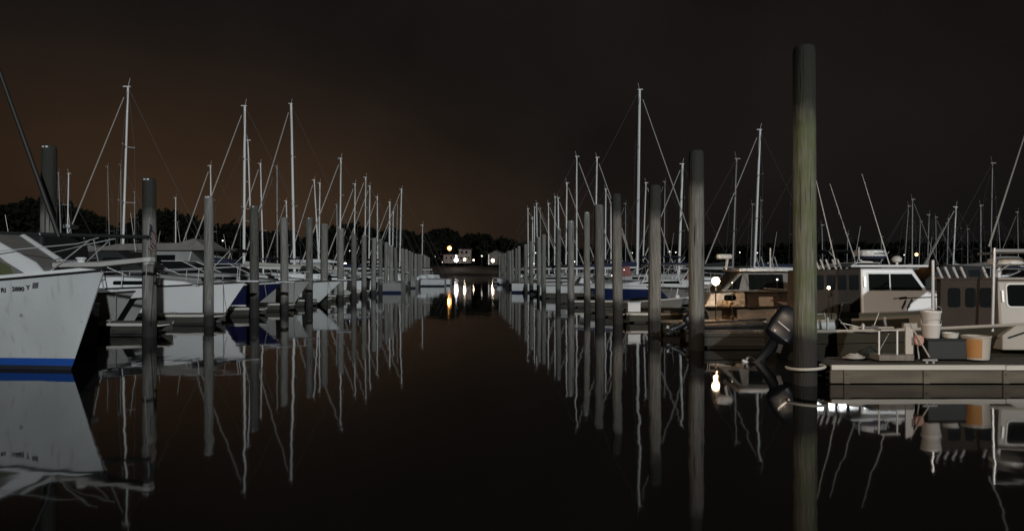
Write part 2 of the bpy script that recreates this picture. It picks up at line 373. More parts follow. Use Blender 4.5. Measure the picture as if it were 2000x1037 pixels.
class Cab:
    """a cabin: side profile (x, z) with half widths at its lowest and highest z"""
    def __init__(s, prof, wb, wt, taper=0.0): s.p, s.wb, s.wt = prof, wb, wt; s.z0 = min(z for x, z in prof); s.z1 = max(z for x, z in prof); s.x0 = min(x for x, z in prof); s.x1 = max(x for x, z in prof); s.tp = taper
    def w(s, x, z): return (s.wb + (s.wt - s.wb) * (z - s.z0) / (s.z1 - s.z0)) * (1 - s.tp * (x - s.x0) / (s.x1 - s.x0))
    def build(s, name, m, parent, bevel=.04):
        mb = MB(); n = len(s.p)
        vs = [(x, -s.w(x, z), z) for x, z in s.p] + [(x, s.w(x, z), z) for x, z in s.p]
        mb.add(vs, [tuple(range(n)), tuple(range(n, 2 * n))] + [(i, i + n, (i + 1) % n + n, (i + 1) % n) for i in range(n)])
        return mb.build(name, m, parent, bevel=bevel)
    def panel(s, name, poly, m, parent, off=.012, both=True):
        n = len(poly); o = None
        for sd_ in ((-1, 1) if both else (-1,)):
            mb = MB(); vs = [(x, sd_ * (s.w(x, z) + off), z) for x, z in poly] + [(x, sd_ * (s.w(x, z) - .01), z) for x, z in poly]
            mb.add(vs, [tuple(range(n)), tuple(range(n, 2 * n))] + [(i, i + n, (i + 1) % n + n, (i + 1) % n) for i in range(n)])
            o = mb.build(name, m, parent)
        return o
def rrect(x0, x1, z0, z1, r=.06, k=3):
    out = []
    for cx, cz, a0 in ((x1 - r, z1 - r, 0), (x0 + r, z1 - r, 90), (x0 + r, z0 + r, 180), (x1 - r, z0 + r, 270)):
        for i in range(k + 1):
            a = R(a0 + 90 * i / k); out.append((cx + r * math.cos(a), cz + r * math.sin(a)))
    return out
def bow_rail(h, parent, t0, height, n=4, r=.013, m=None, both=True, top_only=False):
    mb = MB(); T = [t0 + (0.99 - t0) * i / 10 for i in range(11)]
    for sd_ in ((-1, 1) if both else (-1,)):
        mb.tube([h.pt(t, 1, sd_) * 1.0 + Vector((.05 * t, -sd_ * .06, height)) for t in T], r, 6)
        for i in range(n):
            t = t0 + (.97 - t0) * i / max(1, n - 1); a = h.pt(t, 1, sd_); mb.tube([a + Vector((0, -sd_ * .06, 0)), a + Vector((.05, -sd_ * .06, height))], r, 6)
    return mb.build('bow_rail', m or CHROME, parent, smooth=True)

# ------------------------------------------------------------------ pilings and docks
ORD = ['first', 'second', 'third', 'fourth', 'fifth', 'sixth', 'seventh', 'eighth', 'ninth', 'tenth', 'eleventh', 'twelfth', 'thirteenth', 'fourteenth', 'fifteenth', 'sixteenth', 'seventeenth', 'eighteenth',
       'nineteenth', 'twentieth', 'twenty-first', 'twenty-second', 'twenty-third', 'twenty-fourth', 'twenty-fifth', 'twenty-sixth', 'twenty-seventh']
def piling(px, ytop, d, dia, m, label, group, cap=True, lean=0.0, cone=False):
    rnd = random.Random(int(px * 7)); H = ZP(ytop, d); t = thing('piling', label, 'piling', (XP(px, d), d, 0), rnd.uniform(0, 6), group)
    n = 18; mb = MB(); rows = []
    zz = [-1.2, 0, .5, 1.1, 1.8, 2.6, 3.3, H - .5, H - .12, H - .03, H]
    ph = [rnd.uniform(-.035, .035) for _ in range(n)]
    for z in sorted(set(min(q, H) for q in zz)):
        s_ = 1.04 - .05 * z / H; 
        if z > H - .05: s_ *= .93 if z < H else .8
        rows.append([(dia / 2 * s_ * (1 + ph[j % n] + rnd.uniform(-.012, .012)) * math.cos(2 * math.pi * j / n) + lean * z / H, dia / 2 * s_ * (1 + ph[j % n]) * math.sin(2 * math.pi * j / n), z) for j in range(n + 1)])
    for r_ in rows: r_[n] = r_[0]
    mb.grid(rows); k = len(mb.v); mb.add([], []); mb.f.append(tuple(k - n - 1 + j for j in range(n))); mb.m.append(0)
    mb.build('post', m, t, smooth=True)
    if cap:
        a = -t.rotation_euler.z - math.pi / 2
        for q in ((-.25, .25) if cap == 2 else (.1,)):
            MB().box((math.cos(a + q) * (dia / 2 + .005) + lean, math.sin(a + q) * (dia / 2 + .005), H - .05), (.012, .055, .035), (0, 0, a + q)).build('reflector', GELB, t)
    return t
LP = [(92, 285, 28), (292, 348, 26), (408, 383, 17.5), (497, 402, 17), (556, 425, 15), (604, 425, 13.5), (633, 437, 14), (665, 446, 12), (691, 457, 10.5), (711, 460, 10), (729, 465, 9.5), (743, 468, 8), (754, 473, 8),
      (764, 480, 8), (774, 484, 7), (787, 486, 7.5), (794, 487, 7), (799, 490, 6), (804, 493, 5), (811, 496, 6), (818, 496, 7), (822, 497, 6), (829, 499, 6), (834, 501, 6), (837, 503, 5)]
RP = [(1573, 90, 43), (1360, 295, 30), (1278, 362, 24), (1207, 379, 20), (1172, 400, 19), (1147, 414, 13), (1115, 431, 13), (1090, 446, 10), (1062, 458, 9), (1053, 464, 9), (1038, 471, 8), (1027, 477, 7), (1014, 481, 6), (1008, 485, 6),
      (1002, 488, 5), (997, 490, 5), (992, 491, 5), (988, 494, 5), (984, 495, 5), (980, 497, 5), (976, 499, 4)]
def ld(px): return 13740 / (979 - px)
def rd(px): return 7650 / (px - 901)
LD = [18.6] + [ld(p[0]) for p in LP[1:]]; RD = [11.55] + [rd(p[0]) for p in RP[1:]]
for i, (px, y, wd) in enumerate(LP):
    d = LD[i]; m = WOODS[i % 3]
    desc = 'weathered grey wooden piling'
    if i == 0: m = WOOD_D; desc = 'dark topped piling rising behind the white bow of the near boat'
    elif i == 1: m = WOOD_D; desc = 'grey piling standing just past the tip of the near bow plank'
    elif i == 2: m = WOODS[1]; desc = 'pale grey piling in front of the long white cabin cruiser'
    elif i == 3: m = WOOD_E; desc = 'blackened piling in front of the navy blue hull'
    lab = desc if i < 4 else '%s, %s from the near end of the row beside the left-hand boats' % (desc, ORD[i])
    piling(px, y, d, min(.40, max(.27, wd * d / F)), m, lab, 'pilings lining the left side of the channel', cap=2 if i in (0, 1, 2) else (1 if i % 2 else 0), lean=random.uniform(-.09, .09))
for i, (px, y, wd) in enumerate(RP):
    d = RD[i]; m = WOODS[(i + 1) % 3]; desc = 'weathered grey wooden piling'; lab = None
    if i == 0: m = WOOD_G; lab = 'tallest and nearest piling, thick with green algae and a shaded top'
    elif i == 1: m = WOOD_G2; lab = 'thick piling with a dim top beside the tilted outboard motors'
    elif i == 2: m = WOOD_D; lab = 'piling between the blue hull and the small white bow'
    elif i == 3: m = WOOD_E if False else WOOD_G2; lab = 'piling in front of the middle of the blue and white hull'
    else: lab = '%s, %s from the near end of the row beside the right-hand boats' % (desc, ORD[i])
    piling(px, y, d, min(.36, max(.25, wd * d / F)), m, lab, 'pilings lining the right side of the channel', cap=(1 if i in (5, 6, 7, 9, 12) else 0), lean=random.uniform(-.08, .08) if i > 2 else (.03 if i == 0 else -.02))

def finger(x0, x1, d, label, group, z=.34, wdt=1.0, hoop=None, near=False, edge=None):
    """a floating finger dock between x0 and x1 whose camera side lies at depth d"""
    t = thing('finger_dock', label, 'dock', (x0, d, 0), 0, group); L = x1 - x0; s = 1 if L > 0 else -1
    mb = MB(); n = max(1, int(abs(L) / .15)); 
    for i in range(n):
        mb.box(((i + .5) * L / n, wdt / 2, z - .02), (abs(L) / n - .012, wdt, .035))
    mb.build('deck', DECKW if d > 12 else mat('near dock planks', (0.10, 0.088, 0.075), 0.9, var=0.6, scale=3, stretch=(6, .5, 1), bump=.5), t)
    f = MB()
    nb_ = max(1, int(abs(L) / 2.4))
    for y in (0, wdt):
        for i in range(nb_): f.box(((i + .5) * L / nb_, y + (-.03 if y == 0 else .03), z - .045 - .004 * (i % 2)), (abs(L) / nb_ - .010, .05, .075))
    f.build('edge_board', edge or FASC, t, bevel=.008)
    b = MB()
    for y in (.02, wdt - .02): b.box((L / 2, y, z - .085 - .10), (abs(L) - .02, .04, .20))
    if d < 12:
        for i in range(9): b.box((.25 + i * 1.2, -.012, z - .19), (.09, .03, .20)); b.box((.25 + i * 1.2, -.032, z - .15), (.025, .015, .025))
    b.build('side_board', SIDEN if d < 12 else SIDEW, t)
    fl = MB(); k = max(1, int(abs(L) / 2.4))
    for i in range(k): fl.box(((i + .5) * L / k, wdt / 2, -.02), (abs(L) / k * .82, wdt - .16, .34))
    fl.build('float', FLOATB, t, bevel=.03)
    if hoop:
        hx, r = hoop; hb = MB(); c = Vector((hx - x0, -.05, z - .06))
        hb.tube([c + Vector((r * math.cos(a), -.02 + -r * .9 * math.sin(a) + .25, .012 * math.cos(a * 2))) for a in [math.pi * (i / 12) for i in range(13)]], .024, 6)
        hb.build('pile_hoop', FASC, t, smooth=True)
    if abs(d) < 60:
        for q in (.15, .5, .85):
            cl = MB(); cx = L * q; cl.box((cx, .12, z + .05), (.22, .03, .025)); cl.box((cx - .05, .12, z + .02), (.03, .03, .05)); cl.box((cx + .05, .12, z + .02), (.03, .03, .05))
            cl.build('cleat', ALUD, t)
    return t
for i, (px, y, wd) in enumerate(LP[:20]):
    d = LD[i]; x0 = XP(px, d)
    if i in (0,): pass
    if i > 10 and i % 2: continue
    end = {1: (258 if False else 292, 0)}.get(i)
    finger(x0 + .05, x0 - 9.0, d + .30, 'narrow floating dock reaching out to the %s piling of the left-hand row' % ORD[i], 'finger docks on the left side', hoop=(x0, .30) if i < 8 else None)
for i, (px, y, wd) in enumerate(RP[:16]):
    d = RD[i]; x0 = XP(px, d)
    if i > 8 and i % 2: continue
    if i == 0:
        finger(XP(1621, 11.6), XP(1621, 11.6) + 10.5, 11.6, 'near floating dock with a pale edge board and weathered side', 'finger docks on the right side', z=.30, hoop=None)
    else:
        finger(x0 + (.05 if i != 3 else .3), x0 + 9.5, d + .30, 'narrow floating dock reaching out to the %s piling of the right-hand row' % ORD[i], 'finger docks on the right side', hoop=(x0, .30) if i in (3,) else None, edge=None if i in (3, 6) else SIDEW)  # dark timber on most right-hand edge boards paints in the shade there
hb = MB(); c = P(1573, 716, 11.55)
hb.tube([c + Vector((.27 * math.cos(a), -.30 * math.sin(a), .018 * math.cos(a))) for a in [math.pi * (-.1 + 1.2 * i / 14) for i in range(15)]], .022, 6)
hp = hb.build('pile_hoop', FASC, smooth=True)
tag(hp, 'pale curved pile hoop around the tallest green piling near the water', 'pile hoop')
for name, x, d0, d1, lab in (('main_walkway', -20.5, 14, 100, 'long floating walkway behind the left-hand boats'), ('main_walkway', 15.5, 9, 100, 'long floating walkway behind the right-hand boats')):
    t = thing('main_walkway', lab, 'walkway', (x, d0, 0), 0, 'main walkways')
    mb = MB(); n = int((d1 - d0) / .3)
    for i in range(n): mb.box((0, .3 * i, .36), (2.0, .28, .04))
    mb.build('deck', DECKW, t)
    f = MB()
    for q in (-1.03, 1.03): f.box((q, (d1 - d0) / 2, .32), (.05, d1 - d0, .16))
    f.build('edge_board', FASC, t)
    g = MB()
    for i in range(int((d1 - d0) / 4)): g.box((0, 2 + 4 * i, .05), (1.7, 3.4, .4))
    g.build('float', FLOATB, t)

# ------------------------------------------------------------------ sailboats
SCOL = [(GEL, None), (GEL2, None), (NAVY, GEL), (GEL, NAVY), (GEL2, BLUE)]
def sailboat(px, ytop, pb, yb, d, stay, lab, wpx=4, dull=False, hullc=0, L=None, cover=None, jib=True, dz=0.0, boomy=True):
    """mast top at (px, ytop), its foot seen at (pb, yb); stay = side the bow points to (-1 left, 1 right)"""
    cover = cover or (CANVN, CANV, CANVG, CANVT, CANV)[int(px) % 5]
    top = P(px, ytop, d); fx = XP(pb, d); H = top.z; L = L or min(11.5, max(6.5, H * .82)); far = d > 62
    rz = 0 if stay > 0 else math.pi; t = thing('sailboat', lab, 'sailboat', (fx - stay * L * .58, d, 0), rz + random.uniform(-.03, .03), 'sailboats moored along the docks')
    hm, st = SCOL[hullc % 5]; h = Hull(L, L * .31, .78, 1.08, rake=.9, fine=2.3, tm=.45, r0=.75)
    build_hull(h, t, hm, BOTTOM if not st else st, rail=TEAK if hullc == 3 else GEL2, deckmat=GEL2 if hm is NAVY else hm)
    cb = Cab([(L * .22, .85), (L * .24, 1.28), (L * .60, 1.38), (L * .74, 1.05), (L * .76, .95)], L * .10, L * .085, .2); cb.build('cabin', GEL2 if hullc % 2 else GEL, t)
    if not far:
        cb.panel('window', rrect(L * .30, L * .56, 1.08, 1.22, .05), GLASS, t)
        bow_rail(h, t, .78, .55, 3)
    lx = (top.x - fx) * stay; mx = L * .58
    q = Vector((lx, 0, H)); base_ = Vector((mx, 0, 1.0)); tipp = Vector((mx + lx * 1.0, 0, H))
    mr = max(.05, min(.15, .5 * wpx * d / F)) * .82
    M_ = ALUD if dull else ALU  # dull masts carry the light's falloff over distance in a darker colour
    mb = MB(); mb.tube([base_, base_.lerp(tipp, .5), tipp], mr, 10, r2=mr * .78); mb.box(tipp + Vector((.05, 0, .03)), (.34, .10, .05))
    mb.tube([tipp, tipp + Vector((-.1, 0, .45))], .010, 5)
    ms = mb.build('mast', M_, t, smooth=True)
    for f_, wd in ((.42, .85), (.70, .62)):
        c = base_.lerp(tipp, f_)
        MB().tube([c + Vector((-.12, -wd, .05)), c, c + Vector((-.12, wd, .05))], .025, 5).build('spreader', M_, ms)
    rg = MB()
    for s_ in (-1, 1):
        rg.tube([Vector((mx - .2, s_ * L * .14, 1.0)), base_.lerp(tipp, .42) + Vector((-.12, s_ * .85, .05)), base_.lerp(tipp, .70) + Vector((-.12, s_ * .62, .05)), tipp], .009, 4)
    rg.tube([Vector((.05, 0, .85)), tipp], .010, 4)
    rg.build('rigging', WIRE, t)
    bowp = Vector((L - .15, 0, 1.15))
    if jib:
        a = bowp.lerp(tipp, .06); b_ = bowp.lerp(tipp, .95); jr = max(.035, min(.075, 1.6 * d / F)) * .9
        MB().tube([a, a.lerp(b_, .3), a.lerp(b_, .7), b_], jr, 8, r2=jr * .55).build('furled_jib', CANVT if not dull else CANVG, t, smooth=True)
    if boomy:
        bz = 1.95; bb = base_.lerp(tipp, (bz - 1) / (H - 1)); be = Vector((max(.4, mx - H * .34), 0, bz - .05))
        bo = MB().tube([bb, be], .055, 8).build('boom', M_, t, smooth=True)
        mb = MB(); mb.tube([bb + Vector((-.05, 0, .22)), bb.lerp(be, .3) + Vector((0, 0, .17)), bb.lerp(be, .7) + Vector((0, 0, .12)), be + Vector((.1, 0, .08))], .16, 8, r2=.07)
        mb.build('sail_cover', cover, t, smooth=True)
    return t
# left basin: (px, ytop, px foot, y foot, depth, bow side, ...)
SB_L = [
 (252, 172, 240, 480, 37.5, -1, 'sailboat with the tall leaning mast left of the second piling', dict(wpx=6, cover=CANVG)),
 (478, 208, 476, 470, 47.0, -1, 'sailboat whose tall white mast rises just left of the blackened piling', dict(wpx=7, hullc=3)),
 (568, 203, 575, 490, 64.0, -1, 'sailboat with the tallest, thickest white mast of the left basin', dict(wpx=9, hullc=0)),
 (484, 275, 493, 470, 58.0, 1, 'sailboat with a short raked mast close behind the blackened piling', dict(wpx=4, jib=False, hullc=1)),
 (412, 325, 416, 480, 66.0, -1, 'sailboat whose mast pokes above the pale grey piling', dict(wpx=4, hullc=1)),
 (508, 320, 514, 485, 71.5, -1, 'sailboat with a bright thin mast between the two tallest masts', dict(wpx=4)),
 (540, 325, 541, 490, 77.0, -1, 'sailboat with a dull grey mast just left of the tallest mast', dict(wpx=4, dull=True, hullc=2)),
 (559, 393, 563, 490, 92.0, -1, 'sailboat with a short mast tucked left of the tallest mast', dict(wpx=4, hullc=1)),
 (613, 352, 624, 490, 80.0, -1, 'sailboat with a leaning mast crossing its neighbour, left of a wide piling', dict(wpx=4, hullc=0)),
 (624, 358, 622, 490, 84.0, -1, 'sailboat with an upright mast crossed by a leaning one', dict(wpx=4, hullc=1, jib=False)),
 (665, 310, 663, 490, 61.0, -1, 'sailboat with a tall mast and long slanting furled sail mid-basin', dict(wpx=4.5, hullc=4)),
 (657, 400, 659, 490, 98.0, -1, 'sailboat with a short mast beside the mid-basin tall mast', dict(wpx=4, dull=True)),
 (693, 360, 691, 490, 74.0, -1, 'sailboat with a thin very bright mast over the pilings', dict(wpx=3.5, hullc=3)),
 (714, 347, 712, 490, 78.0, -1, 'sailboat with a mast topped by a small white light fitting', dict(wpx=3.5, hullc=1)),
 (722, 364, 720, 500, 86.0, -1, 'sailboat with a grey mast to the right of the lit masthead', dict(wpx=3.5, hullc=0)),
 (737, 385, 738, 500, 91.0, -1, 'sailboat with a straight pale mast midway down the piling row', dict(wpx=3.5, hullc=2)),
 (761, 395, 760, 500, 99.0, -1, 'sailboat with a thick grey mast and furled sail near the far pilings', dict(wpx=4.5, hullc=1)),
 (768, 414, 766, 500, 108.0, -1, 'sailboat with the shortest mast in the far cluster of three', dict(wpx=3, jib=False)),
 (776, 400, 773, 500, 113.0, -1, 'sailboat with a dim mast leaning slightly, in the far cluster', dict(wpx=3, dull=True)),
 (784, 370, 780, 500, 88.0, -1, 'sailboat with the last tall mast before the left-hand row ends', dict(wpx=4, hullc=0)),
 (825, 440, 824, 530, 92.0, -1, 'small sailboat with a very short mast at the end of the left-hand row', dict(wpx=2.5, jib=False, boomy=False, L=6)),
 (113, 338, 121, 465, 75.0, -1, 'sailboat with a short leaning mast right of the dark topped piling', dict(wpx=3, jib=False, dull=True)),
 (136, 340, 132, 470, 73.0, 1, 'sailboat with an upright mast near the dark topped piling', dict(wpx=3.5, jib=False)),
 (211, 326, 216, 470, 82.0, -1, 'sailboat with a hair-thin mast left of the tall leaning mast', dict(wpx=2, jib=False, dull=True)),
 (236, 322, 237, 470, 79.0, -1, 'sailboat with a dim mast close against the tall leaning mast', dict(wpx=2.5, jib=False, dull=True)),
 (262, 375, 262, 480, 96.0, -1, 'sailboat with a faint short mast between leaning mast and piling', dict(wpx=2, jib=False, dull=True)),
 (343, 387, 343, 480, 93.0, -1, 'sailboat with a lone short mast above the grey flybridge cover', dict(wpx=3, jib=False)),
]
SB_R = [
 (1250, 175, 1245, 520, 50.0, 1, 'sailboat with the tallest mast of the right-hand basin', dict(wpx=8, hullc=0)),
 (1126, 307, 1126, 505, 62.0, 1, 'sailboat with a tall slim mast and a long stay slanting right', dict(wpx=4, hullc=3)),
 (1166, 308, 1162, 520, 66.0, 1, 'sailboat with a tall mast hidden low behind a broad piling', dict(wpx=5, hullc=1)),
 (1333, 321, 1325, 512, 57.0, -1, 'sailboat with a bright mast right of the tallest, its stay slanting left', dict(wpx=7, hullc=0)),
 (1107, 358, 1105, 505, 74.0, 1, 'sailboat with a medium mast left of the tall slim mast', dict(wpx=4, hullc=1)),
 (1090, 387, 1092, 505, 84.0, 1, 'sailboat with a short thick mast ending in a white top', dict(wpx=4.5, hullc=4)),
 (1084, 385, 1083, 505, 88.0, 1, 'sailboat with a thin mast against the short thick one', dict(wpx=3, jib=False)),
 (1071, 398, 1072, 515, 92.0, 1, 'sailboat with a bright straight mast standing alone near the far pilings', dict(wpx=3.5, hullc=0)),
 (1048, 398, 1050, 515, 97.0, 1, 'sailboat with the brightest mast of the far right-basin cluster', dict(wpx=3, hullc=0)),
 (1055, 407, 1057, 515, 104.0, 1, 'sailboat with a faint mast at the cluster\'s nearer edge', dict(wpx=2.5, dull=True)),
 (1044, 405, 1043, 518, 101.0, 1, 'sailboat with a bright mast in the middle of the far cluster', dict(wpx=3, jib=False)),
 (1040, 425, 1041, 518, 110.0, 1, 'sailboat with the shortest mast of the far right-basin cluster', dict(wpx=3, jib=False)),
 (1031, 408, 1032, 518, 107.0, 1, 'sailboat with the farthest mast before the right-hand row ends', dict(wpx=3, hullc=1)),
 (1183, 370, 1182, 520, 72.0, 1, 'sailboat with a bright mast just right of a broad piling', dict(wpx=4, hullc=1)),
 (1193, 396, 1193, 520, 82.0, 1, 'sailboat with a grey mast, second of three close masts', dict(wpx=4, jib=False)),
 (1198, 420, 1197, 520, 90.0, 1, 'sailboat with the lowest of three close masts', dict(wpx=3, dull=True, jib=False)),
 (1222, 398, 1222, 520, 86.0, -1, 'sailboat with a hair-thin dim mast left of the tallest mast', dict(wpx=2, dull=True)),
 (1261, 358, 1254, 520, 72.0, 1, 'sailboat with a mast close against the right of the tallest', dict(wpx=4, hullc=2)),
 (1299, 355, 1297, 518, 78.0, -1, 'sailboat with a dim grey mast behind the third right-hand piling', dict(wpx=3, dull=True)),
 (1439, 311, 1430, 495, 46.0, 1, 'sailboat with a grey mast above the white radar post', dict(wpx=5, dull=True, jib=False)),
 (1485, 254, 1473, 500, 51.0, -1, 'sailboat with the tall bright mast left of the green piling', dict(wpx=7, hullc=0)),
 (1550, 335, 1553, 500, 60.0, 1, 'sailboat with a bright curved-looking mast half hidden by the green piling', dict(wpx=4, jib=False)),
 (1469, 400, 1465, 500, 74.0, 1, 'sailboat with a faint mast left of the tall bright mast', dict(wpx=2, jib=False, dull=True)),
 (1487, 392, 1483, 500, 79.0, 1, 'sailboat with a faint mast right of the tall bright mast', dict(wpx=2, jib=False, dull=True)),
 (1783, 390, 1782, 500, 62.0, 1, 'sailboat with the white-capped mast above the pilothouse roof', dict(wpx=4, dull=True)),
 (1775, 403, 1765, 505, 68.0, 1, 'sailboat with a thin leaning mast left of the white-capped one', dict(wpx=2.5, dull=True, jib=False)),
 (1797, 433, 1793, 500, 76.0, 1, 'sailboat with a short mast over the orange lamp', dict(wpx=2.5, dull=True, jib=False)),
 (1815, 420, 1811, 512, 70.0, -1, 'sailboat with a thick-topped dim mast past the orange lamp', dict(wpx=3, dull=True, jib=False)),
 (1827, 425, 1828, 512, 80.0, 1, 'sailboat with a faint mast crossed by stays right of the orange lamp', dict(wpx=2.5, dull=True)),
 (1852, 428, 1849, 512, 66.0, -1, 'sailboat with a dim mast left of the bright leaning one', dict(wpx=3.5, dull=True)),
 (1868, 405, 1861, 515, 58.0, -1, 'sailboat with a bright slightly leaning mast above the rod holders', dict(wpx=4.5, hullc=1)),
 (1915, 402, 1915, 500, 63.0, 1, 'sailboat with a mast carrying one small white lamp halfway', dict(wpx=4, dull=True, jib=False)),
 (1937, 320, 1933, 505, 49.0, 1, 'sailboat with the tall dim mast left of the steel T-top post', dict(wpx=3.5, dull=True, jib=False)),
 (1722, 463, 1722, 500, 82.0, 1, 'sailboat with a stubby faint mast seen above the radome', dict(wpx=2, dull=True, jib=False)),
 (1655, 458, 1652, 500, 77.0, -1, 'sailboat with a short mast between green piling and pilothouse antenna', dict(wpx=2.5, dull=True, jib=False)),
 (1890, 448, 1890, 505, 88.0, 1, 'sailboat with a very faint short mast left of the lamp-carrying mast', dict(wpx=2, dull=True, jib=False)),
 (1988, 415, 1990, 505, 73.0, -1, 'sailboat with a faint mast at the far right behind the radar', dict(wpx=2.5, dull=True)),
 (1606, 440, 1608, 500, 69.0, 1, 'sailboat with a short dull mast just right of the green piling', dict(wpx=3, dull=True, jib=False)),
 (1950, 425, 1957, 530, 70.0, -1, 'sailboat with a faint leaning mast seen through the T-top frame', dict(wpx=2.5, dull=True, jib=False)),
]
for q in SB_L + SB_R: sailboat(*q[:7], **q[7])

# ------------------------------------------------------------------ near white boat on the left
def near_left_boat():
    h = Hull(9.2, 2.7, 1.15, 1.72, rake=.72, fine=1.9, tm=.30, knuckle=.80, r0=.74, gk=.97)
    rz = R(-17)
    bow = P(204, 0, 13.05); c, s_ = math.cos(rz), math.sin(rz)
    t = thing('near_boat', 'large white boat with blue boot stripe, registration number and bow plank', 'boat', (bow.x - 9.2 * c, bow.y - 9.2 * s_, 0), rz)
    ho = build_hull(h, t, HULLW, BOOT, BOTTOM, stripe_z=(.07, .20), rail=BLK, rail_r=.022, deckmat=GEL2)
    # moulded bulwark above the rail
    mb = MB(); T = [0, .3, .5, .65, .75, .82, .88, .93, .97, 1.0]
    for sd_ in (-1, 1): mb.grid([[h.pt(q, 1, sd_) + Vector((0, 0, .0)), h.pt(q, 1, sd_) + Vector((0, -sd_ * .015, .075)), h.pt(q, 1, sd_) + Vector((0, -sd_ * .07, .075)), h.pt(q, 1, sd_) + Vector((0, -sd_ * .07, -.03))] for q in T])
    mb.build('toe_rail', GELB, t)
    # bow plank
    pl = MB(); z = h.zs(1) + .05
    prof = [(-.9, -.22), (-.9, .22), (.1, .20), (.92, .12), (1.0, .06), (1.0, -.06), (.92, -.12), (.1, -.20)]
    vs = [(9.2 + x, y, z + (.075 if k else 0) + max(0, x) * .09) for k in (0, 1) for x, y in prof]; n = 8
    pl.add(vs, [tuple(range(n)), tuple(range(n, 2 * n))] + [(i, i + n, (i + 1) % n + n, (i + 1) % n) for i in range(n)])
    pp = pl.build('bow_plank', PUL, t, bevel=.01)
    MB().lathe([(.03, -.08), (.055, -.07), (.055, .07), (.03, .08)], (10.12, 0, z + .08), 12, (0, 1, 0)).build('anchor_roller', CHROME, pp)
    an = MB(); an.tube([(9.5, 0, z + .10), (10.2, 0, z + .12)], .022, 6); an.tube([(10.2, 0, z + .12), (10.28, 0, z - .05)], .02, 6); an.box((10.26, 0, z - .05), (.05, .28, .12), (0, .4, 0))
    # rail
    rl = MB(); Hh = .50
    for sd_ in (-1, 1):
        pts = [h.pt(q, 1, sd_) + Vector((0, -sd_ * .08, Hh - .05 * (1 - q))) for q in (.45, .6, .7, .8, .88, .95)] + [Vector((9.25, sd_ * .18, z + Hh - .01))]
        rl.tube(pts, .009, 6)
        for q in (.5, .66, .80): a = h.pt(q, 1, sd_); rl.tube([a + Vector((0, -sd_ * .08, .05)), a + Vector((.10, -sd_ * .08, Hh - .04))], .012, 6)
        a = h.pt(.90, 1, sd_); rl.tube([a + Vector((0, -sd_ * .08, .05)), Vector((9.1, sd_ * .2, z + Hh - .04))], .009, 6)
    rl.build('bow_rail', CHROME, t, smooth=True)
    # forward trunk cabin, white framed window, windscreen behind
    cb = Cab([(2.6, 1.2), (2.8, 2.40), (6.9, 2.36), (8.15, 1.74), (8.2, 1.4)], 1.0, .85, .68); cb.build('trunk_cabin', CANVG, t, .06)
    cb.panel('side_cover', [(2.9, 1.5), (2.9, 2.1), (6.75, 2.12), (7.55, 1.78), (7.7, 1.5)], OLIVE, t)
    cb.panel('window_arch', [(6.75, 2.34), (6.95, 2.38), (8.05, 1.86), (8.3, 1.62), (8.0, 1.60), (7.5, 1.86)], GELB, t, off=.03)
    # windlass, hatch, coiled rope
    wl = MB(); wl.lathe([(.09, 0), (.10, .06), (.06, .09), (.06, .14), (.09, .17), (.08, .19)], (8.72, -.02, z - .02), 14); wl.box((8.5, 0, z + .03), (.3, .2, .12)); wl.build('windlass', GELB, t, bevel=.01)
    MB().box((7.75, 0, z - .02), (.55, .5, .07)).build('hatch', GEL2, t, bevel=.02)
    fe = MB(); fe.lathe([(.02, 0), (.06, .03), (.07, .1), (.065, .2), (.02, .24)], (8.42, -.12, z + .03), 12, (.9, .1, .12)); fe.build('fender', mat('bluegrey vinyl', (.22, .26, .29), .5), t, smooth=True)
    cr = MB()
    for k in range(4): cr.tube([(8.2 + (.17 - .01 * k) * math.cos(a), .2 + (.17 - .01 * k) * math.sin(a), z + .02 + .03 * k) for a in [i * .45 for i in range(15)]], .016, 6)
    cr.build('coiled_rope', ROPE, t, smooth=True)
    # registration number on the starboard bow
    def put_text(txt, tt, ff, size, name, font=None):
        a = h.pt(tt, ff, -1); b = h.pt(tt + .02, ff * h.zs(tt) / h.zs(tt + .02), -1); up = h.pt(tt, ff + .06, -1) - a
        xx = (b - a).normalized(); nn = xx.cross(up).normalized(); yy = nn.cross(xx).normalized()
        if nn.y > 0: nn = -nn
        cu = bpy.data.curves.new(name, 'FONT'); cu.body = txt; cu.size = size; cu.extrude = .002; cu.space_character = 1.05; cu.offset = .004
        tmp = bpy.data.objects.new(name, cu); col.objects.link(tmp); bpy.context.view_layer.update()
        me = bpy.data.meshes.new_from_object(tmp.evaluated_get(bpy.context.evaluated_depsgraph_get())); bpy.data.objects.remove(tmp)
        me.materials.clear(); me.materials.append(BLK); o = bpy.data.objects.new(name, me); col.objects.link(o); o.parent = t
        mt = Matrix((xx, yy, nn)).transposed().to_4x4(); mt.translation = a + nn * .012; o.matrix_local = mt
        return o
    return t, h, put_text
nb, nh, ptxt = near_left_boat()
for q_, f_ in ((.72, .28), (.80, .33), (.86, .60)):
    a = nh.pt(q_, f_, -1); MB().lathe([(.012, -.01), (.026, -.005), (.03, .008), (.014, .012)], a, 12, (.15, -1, -.1)).build('hull_outlet', ALUD, nb)

